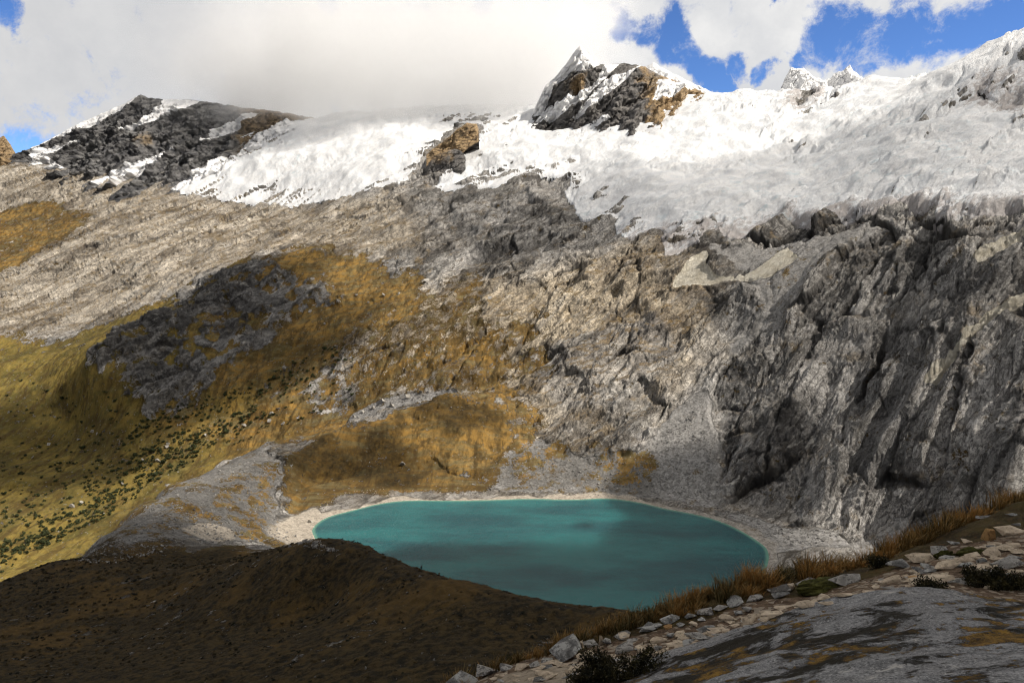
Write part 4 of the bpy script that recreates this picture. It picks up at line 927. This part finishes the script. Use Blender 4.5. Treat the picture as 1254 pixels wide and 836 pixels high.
# ------------------------------------------------------------------ person on the crest of the near hill
def person(px, py):
    u_ = float(ray(px, py)[0]); yy = np.linspace(175, 300, 900); zz_ = ground(u_ * yy, yy); i_ = int(np.argmax((zz_ - EYE) / yy)); x, y, z = u_ * yy[i_], yy[i_], float(zz_[i_])
    root = bpy.data.objects.new('person', None); COL.objects.link(root); root.location = (x, y, z - .02); root.rotation_euler = (0, 0, .5)
    tag(root, 'person in dark clothes standing on the hill crest against the lake', 'person')
    def skin(name, vs, es, rad, mat, sub=1):
        me = bpy.data.meshes.new(name); me.from_pydata(vs, es, []); o = bpy.data.objects.new(name, me); COL.objects.link(o); o.parent = root
        mo = o.modifiers.new('skin', 'SKIN'); me.skin_vertices[0].data[0].use_root = True
        for i, r_ in enumerate(rad): me.skin_vertices[0].data[i].radius = (r_, r_ * .85)
        su = o.modifiers.new('sub', 'SUBSURF'); su.levels = sub; su.render_levels = sub; me.materials.append(mat); return o
    def flat_m(n_, c_): 
        m_, q_ = material(n_); finish(q_, q_.pri(c_, .85)); return m_
    V = [(0,0,.95),(0,0,1.15),(0,0,1.38),(0,0,1.50),(0,.01,1.62),(0,.02,1.74),(.19,0,1.42),(.26,.02,1.15),(.27,.10,.90),(.28,.14,.82),(-.19,0,1.42),(-.26,.02,1.15),(-.25,.12,.92),(-.25,.16,.84),
         (.10,0,.90),(.12,.03,.50),(.12,0,.09),(.13,.14,.05),(-.10,0,.90),(-.12,.06,.50),(-.13,.02,.09),(-.14,.16,.05)]
    E = [(0,1),(1,2),(2,3),(3,4),(4,5),(2,6),(6,7),(7,8),(8,9),(2,10),(10,11),(11,12),(12,13),(0,14),(14,15),(15,16),(16,17),(0,18),(18,19),(19,20),(20,21)]
    R_ = [.15,.15,.16,.06,.10,.09,.07,.05,.04,.035,.07,.05,.04,.035,.10,.065,.045,.04,.10,.065,.045,.04]
    skin('body', V, E, R_, flat_m('skin', (.38, .22, .15)))
    J = [0,1,2,6,7,8,10,11,12]; jm = {v: i for i, v in enumerate(J)}
    skin('jacket', [V[i] for i in J], [(jm[a], jm[b]) for a, b in E if a in jm and b in jm], [R_[i] * 1.14 + .012 for i in J], flat_m('jacket_cloth', (.022, .030, .045)))
    T = [0,14,15,16,18,19,20]; tm = {v: i for i, v in enumerate(T)}
    skin('trousers', [V[i] for i in T], [(tm[a], tm[b]) for a, b in E if a in tm and b in tm], [R_[i] * 1.1 + .012 for i in T], flat_m('trouser_cloth', (.018, .018, .02)))
    skin('hair', [(0,-.03,1.66),(0,-.02,1.76)], [(0,1)], [.10,.085], flat_m('hair', (.015, .011, .008)))
person(516, 696)

# ------------------------------------------------------------------ stones of the path
def place_stone(px, py, w_, h_, tone, label, group=None, seed=0, upright=False):
    x, y = FG.hit(px, py + h_ * .38); z = float(FG.z(x, y)); k_ = depth_of(x, y, z) / F; W = w_ * k_ * 1.2; Hh = h_ * k_ * 1.1
    dp = min(W * .95, max(Hh * 1.3, W * .4)); hh = max(.22 * Hh, (Hh - dp * .52) / .85) * 1.05
    if upright: dp = W * .55; hh = Hh
    me = stone_mesh(W, dp, hh, seed, taper=upright); me.materials.append(M_st[tone])
    o = link('stone', me, (x, y + dp * .25, z - hh * .16), (random.uniform(-.08, .08), random.uniform(-.12, .02) - (.12 if w_ > 18 and not upright else 0), random.uniform(-.3, .3)))
    return tag(o, label, 'stone', group)
SMALL = {'t': ('small tan stone wedged between larger stones beside the path', 'small tan stones along the path'), 'g': ('small grey stone in the rough edging of the path', 'small grey stones along the path'),
         'd': ('small dark lichened stone in the rough edging of the path', 'small dark stones along the path'), 'o': ('small rusty orange stone in the path edge', 'small orange stones along the path')}
ST = [(564.5,828,40,24,'d','dark lichened boulder at the lower left end of the path'),(600,814,34,18,'g','rounded light grey stone just above the lowest dark boulder'),(620,811,17,12,'g'),(640.6,810,20,10,'t'),(670,803,16,12,'g'),
 (694.6,790,38,33,'d','big blocky black and white lichened boulder in the path edging'),(712,787,11,16,'t','pale slab leaning against the big blocky boulder',1),(723,783,20,12,'g'),(717,798,22,13,'t','pale triangular stone below the big blocky boulder'),
 (736,780,8,14,'t','narrow pale stone standing on end between grey stones',1),(744,780,12,11,'g'),(760,787,34,18,'g','long flat pale grey slab right of the standing stone'),(784,789,20,12,'t'),(734,797,10,8,'t'),(763,773,24,14,'g'),(791,763,24,15,'d'),
 (798,762,31,14,'d'),(824,753,28,13,'d','flat topped dark stone on the grass edge left of a small orange stone'),(766,774,15,11,'t'),(807,777,22,9,'t'),(820,762,12,7,'o'),(847,749,14,10,'d'),(849,758,11,12,'t'),(864,743,20,11,'g'),(882,738,21,12,'g','grey stone of the edging between two others above a pale triangle'),
 (902,730,21,17,'d','tall dark lichened stone at the grass edge'),(917,738,13,16,'g'),(893,750,21,14,'t','pale triangular stone leaning in the middle of the edging'),(926,726,22,12,'g'),(955,714,30,15,'g','pale arched boulder at the grass edge above mossy ground'),(970,713,9,11,'t'),
 (993,706,28,12,'g','low pale grey boulder standing alone in front of the orange grass'),(959,724,21,9,'d'),(939,745,15,11,'t'),(922,757,20,16,'t','squarish tan flagstone in the wide part of the path'),(947,754,26,11,'t','broad tan flagstone right of the squarish one'),(938,760,15,9,'t'),
 (986,741,27,12,'t','long pale flagstone slanting across the path'),(1009,732,22,10,'t'),(866,763,22,8,'d'),(851,771,22,10,'g'),(873,771,13,8,'t'),(835,771,17,10,'t'),(895,756,13,5,'t'),(882,760,11,5,'t'),(822,772,10,8,'d'),(807,788,11,9,'g'),(962,738,23,5,'t'),(953,745,11,5,'t'),(971,743,7,4,'o'),
 (1043,703,43,15,'g','long flat grey stone lying on moss before the orange grass'),(1154,667.6,21,14,'g','light grey cube shaped stone at the grass edge'),(1133,676,31,17,'t','large rounded tan grey stone left of the cube shaped stone'),(1102,685,24,17,'d','dark broken stone heap piece at the grass edge'),(1125,691,12,11,'d'),(1137,687,13,11,'d'),(1147.5,690,9,8,'g'),
 (1165,686,33,15,'t','broad flat tan flagstone below the cube shaped stone'),(1184,679,22,8,'t'),(1201,676,25,10,'t'),(1199,690,32,9,'t','thin wide tan flagstone in the right part of the path'),(1219,670,28,12,'t'),(1232,666,19,10,'t'),(1245,662,15,10,'t'),(1213,648,20,18,'o','upright ochre orange triangular stone at the right of the path',1),
 (1240,642,34,17,'t','large pale boulder right of the orange triangular stone'),(1244,682,40,18,'g','large pale grey slab at the right edge of the path'),(1249,670,17,9,'t'),(1145,703,54,17,'t','longest tan slab slanting over the path above the bedrock'),(1122.6,702,16,10,'o','bright rusty orange stone on the path below the dark stones'),
 (1112,700,12,6,'t'),(1094,706,34,11,'t','reddish brown slab left of the rusty orange stone'),(1170,658,14,8,'d'),(1187,656,14,9,'t'),(1181,705,42,11,'g','low grey slab half buried behind the bedrock at the right'),(1035,727,21,9,'t'),(1052,721,17,6,'t'),(1000,731,19,8,'t'),(1013,737,17,6,'t'),(1064,716,12,6,'t'),
 (1249,635,14,7,'g'),(1208,630,24,6,'d'),(1240,627,16,6,'d'),(1075,712,12,6,'t'),(1083,705,10,6,'g'),(860,752,10,7,'d'),(835,760,10,7,'d'),(775,778,12,7,'g'),(655,808,12,8,'g'),(682,806,14,7,'t'),(905,744,11,8,'d'),(890,767,10,6,'t')]
for i, t_ in enumerate(ST):
    px, py, w_, h_, tn = t_[:5]; lab = t_[5] if len(t_) > 5 else None
    if lab: place_stone(px, py, w_, h_, tn, lab, None, 100 + i, len(t_) > 6)
    else: place_stone(px, py, w_, h_, tn, SMALL[tn][0], SMALL[tn][1], 100 + i)
for i in range(250):                                                # small stones strewn between them
    while True:
        a, b = (random.uniform(600, 1250), random.uniform(640, 830)) if i < 200 else (random.uniform(1255, 1750), random.uniform(560, 735))
        if inpoly(a, b, path_px): break
    q_ = random.choice('tttttgd'); s_ = random.uniform(5, 14)
    place_stone(a, b, s_ * 1.6, s_ * .55, q_, 'loose angular stone strewn on the path between bigger ones', 'loose stones strewn over the path', 400 + i)

# ------------------------------------------------------------------ grass of the ledge
m, g_ = material('ledge_grass'); a = g_.new('ShaderNodeVertexColor', layer_name='blade'); sp = g_.new('ShaderNodeSeparateColor'); g_.l.new(a.outputs[0], sp.inputs[0])
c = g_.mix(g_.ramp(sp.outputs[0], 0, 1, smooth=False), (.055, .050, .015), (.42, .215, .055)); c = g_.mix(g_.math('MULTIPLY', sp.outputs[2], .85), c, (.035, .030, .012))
c = g_.mix(g_.math('MULTIPLY', sp.outputs[1], .45), c, (.45, .33, .15)); finish(g_, g_.pri(c, .7, None, .2)); M_grass = m
def crest_y(u): return np.interp(u, [float(ray(p, q)[0]) for p, q, _ in CR], [d for _, _, d in CR])
CR = [(540,838,11.5),(590,824,11.6),(640,808,11.8),(690,788,11.9),(760,762,12.2),(850,733,12.6),(950,708,13.2),(1050,692,13.9),(1150,652,14.9),(1254,616,16),(1400,565,17.5)]
T_ = []
while len(T_) < 640:
    u = RNG.uniform(-.12, 1.15); yc = float(crest_y(u)); yy = yc + RNG.uniform(-1.5, .9) * (.55 + .5 * np.clip(u * 1.6, 0, 1))
    i_ = int(np.interp(u, FG.us, np.arange(len(FG.us)))); j_ = int(np.interp(yy, FG.ys, np.arange(len(FG.ys))))
    if sd_path[i_, j_] > -.10 or slabm[i_, j_] > .2: continue
    if RNG.random() < .15 + .85 * np.clip(u * 2.2 + .15, 0, 1): T_.append((u * yy, yy))
T_ = np.array(T_); co, fc, cl = [], [], []; nb = 0
PATCH = fbm(T_[:, 0] / 1.1, T_[:, 1] / 1.1, 3, 505)
for ti, (tx, ty) in enumerate(T_):
    tz = float(FG.z(tx, ty)); hgt = .10 + .30 * RNG.random() ** 1.7 * (.75 + .7 * np.clip(tx / 9, 0, 1)); dead = np.clip(.5 + PATCH[ti] * 1.8 + RNG.uniform(-.2, .2), 0, 1); n = 70
    r = np.abs(RNG.normal(0, .09, n)); an = RNG.uniform(0, 6.28, n); bx, by = tx + r * np.cos(an), ty + r * np.sin(an)
    lean = RNG.uniform(.15, .75, n); la = an + RNG.normal(0, .5, n); hh_ = hgt * RNG.uniform(.55, 1.15, n); wd = RNG.uniform(.004, .008, n); wa = RNG.uniform(0, 3.14, n)
    gx_, gy_ = np.cos(wa) * wd, np.sin(wa) * wd; lx, ly = np.cos(la) * lean * hh_ + .10 * hh_, np.sin(la) * lean * hh_
    v = np.stack([np.stack([bx - gx_, by - gy_, bx * 0 + tz - .03], -1), np.stack([bx + gx_, by + gy_, bx * 0 + tz - .03], -1),
                  np.stack([bx + lx * .35 - gx_, by + ly * .35 - gy_, tz + hh_ * .6], -1), np.stack([bx + lx * .35 + gx_, by + ly * .35 + gy_, tz + hh_ * .6], -1),
                  np.stack([bx + lx, by + ly, tz + hh_ * .98], -1)], 1)
    k = nb + np.arange(n)[:, None] * 5
    co.append(v.reshape(-1, 3)); fc.append(np.concatenate([k + [0, 1, 3], k + [0, 3, 2], k + [2, 3, 4]])); nb += 5 * n
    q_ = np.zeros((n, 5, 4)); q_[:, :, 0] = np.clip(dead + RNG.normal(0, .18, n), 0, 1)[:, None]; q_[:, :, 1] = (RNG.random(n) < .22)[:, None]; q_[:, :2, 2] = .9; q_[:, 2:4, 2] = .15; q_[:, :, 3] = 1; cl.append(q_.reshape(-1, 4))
o = mesh_np('grass', np.concatenate(co), np.concatenate(fc), M_grass, False, dict(blade=np.concatenate(cl))); tag(o, 'orange and olive bunch grass along the ledge beyond the path', kind='stuff')

# mossy cushions and dark shrubs beside the path
m, g_ = material('cushion_moss'); tcn = g_.new('ShaderNodeTexCoord'); P = tcn.outputs['Object']; n1 = g_.noise(P, 6, 6, .7); n2 = g_.noise(P, 40, 3, .7)
finish(g_, g_.pri(g_.mix(g_.ramp(n1, .35, .65), (.035, .035, .010), (.12, .115, .028)), .95, g_.bump(g_.math('ADD', n1, n2), .03, 1.0), .1)); M_cush = m
for px, py, w_, h_, lb in [(1012,714,74,13,'wide green moss cushion under the long flat grey stone'),(893,726,30,12,'small olive moss cushion beside the pale arched boulder'),(1158,676,26,12,'green moss cushion behind the cube shaped stone'),(1190,672,40,10,'thin green turf cushion above the right part of the path')]:
    x, y = FG.hit(px, py); z = float(FG.z(x, y)); k_ = depth_of(x, y, z) / F
    bm = bmesh.new(); bmesh.ops.create_icosphere(bm, subdivisions=4, radius=.5)
    for v in bm.verts:
        q_ = v.co; nn = float(perlin(np.array([q_.x * 5 + px]), np.array([q_.y * 5 + q_.z * 3]), 3)[0]) + .5 * float(perlin(np.array([q_.x * 12 + px]), np.array([q_.y * 12 + q_.z * 9]), 4)[0])
        v.co = q_ * (1 + .28 * nn)
    me = bpy.data.meshes.new('moss_cushion'); bm.to_mesh(me); bm.free(); me.materials.append(M_cush)
    for p_ in me.polygons: p_.use_smooth = True
    o = link('moss_cushion', me, (x, y, z), (0, 0, .2), (w_ * k_, w_ * k_ * .45, h_ * k_ * 1.3)); tag(o, lb, 'moss')
m, g_ = material('heather_leaves'); tcn = g_.new('ShaderNodeTexCoord'); P = tcn.outputs['Object']
finish(g_, g_.pri(g_.mix(g_.ramp(g_.noise(P, 7, 4, .65), .4, .62), (.010, .011, .005), (.060, .048, .014)), .8)); M_hth = m
m, g_ = material('heather_stem'); finish(g_, g_.pri((.05, .035, .022), .9)); M_stem = m
def bush(px, py, wpx, hpx, n, label, seed):
    x, y = FG.hit(px, py); z = float(FG.z(x, y)); k_ = depth_of(x, y, z) / F; W, H = wpx * k_, hpx * k_ * 1.05
    root = bpy.data.objects.new('shrub', None); COL.objects.link(root); root.location = (x, y, z - .02); tag(root, label, 'shrub')
    r = np.random.default_rng(seed); co, fc, st, sf = [], [], [], []
    tips = [(r.uniform(-.5, .5) * W, r.uniform(-.28, .28) * W, H * r.uniform(.35, .95) * (1 - .5 * abs(i / 34 - .5))) for i in range(34)]
    for tx, ty, tz in tips:
        b = np.array([tx * .35, ty * .35, 0.]); t = np.array([tx, ty, tz]); k = len(st); w_ = .006
        st += [b + (w_, 0, 0), b + (-w_ * .5, w_, 0), b + (-w_ * .5, -w_, 0), t]; sf += [(k, k + 1, k + 3), (k + 1, k + 2, k + 3), (k + 2, k, k + 3)]
        for _ in range(n // 34):
            f = r.uniform(.25, 1.08); p = b + (t - b) * f + r.normal(0, .045, 3) * (1.3 - .5 * f); d = r.normal(0, 1, 3) + (0, 0, .8); d /= np.linalg.norm(d); e_ = np.cross(d, r.normal(0, 1, 3)); e_ /= np.linalg.norm(e_) + 1e-6
            s_ = r.uniform(.010, .020); k = len(co); co += [p - e_ * s_ * .5, p + e_ * s_ * .5, p + e_ * s_ * .3 + d * s_ * 2.2, p - e_ * s_ * .3 + d * s_ * 2.2]; fc.append((k, k + 1, k + 2, k + 3))
    a = mesh_np('foliage', np.array(co), np.array(fc), M_hth, False, parent=root); mesh_np('stems', np.array(st), np.array(sf), M_stem, False, parent=root)
bush(765, 826, 105, 34, 6800, 'dark brown green shrub between the pale path rock and the slab at the bottom', 1)
bush(720, 836, 50, 26, 2600, 'low dark shrub at the bottom edge left of the slab', 2)
bush(1215, 712, 80, 24, 6100, 'dark low shrub spreading behind the slab at the right edge', 3)
bush(1140, 714, 34, 11, 1700, 'tiny dark heather clump below the longest tan slab', 4)
bush(1075, 690, 26, 14, 1500, 'small dark heather clump at the end of the long flat grey stone', 5)
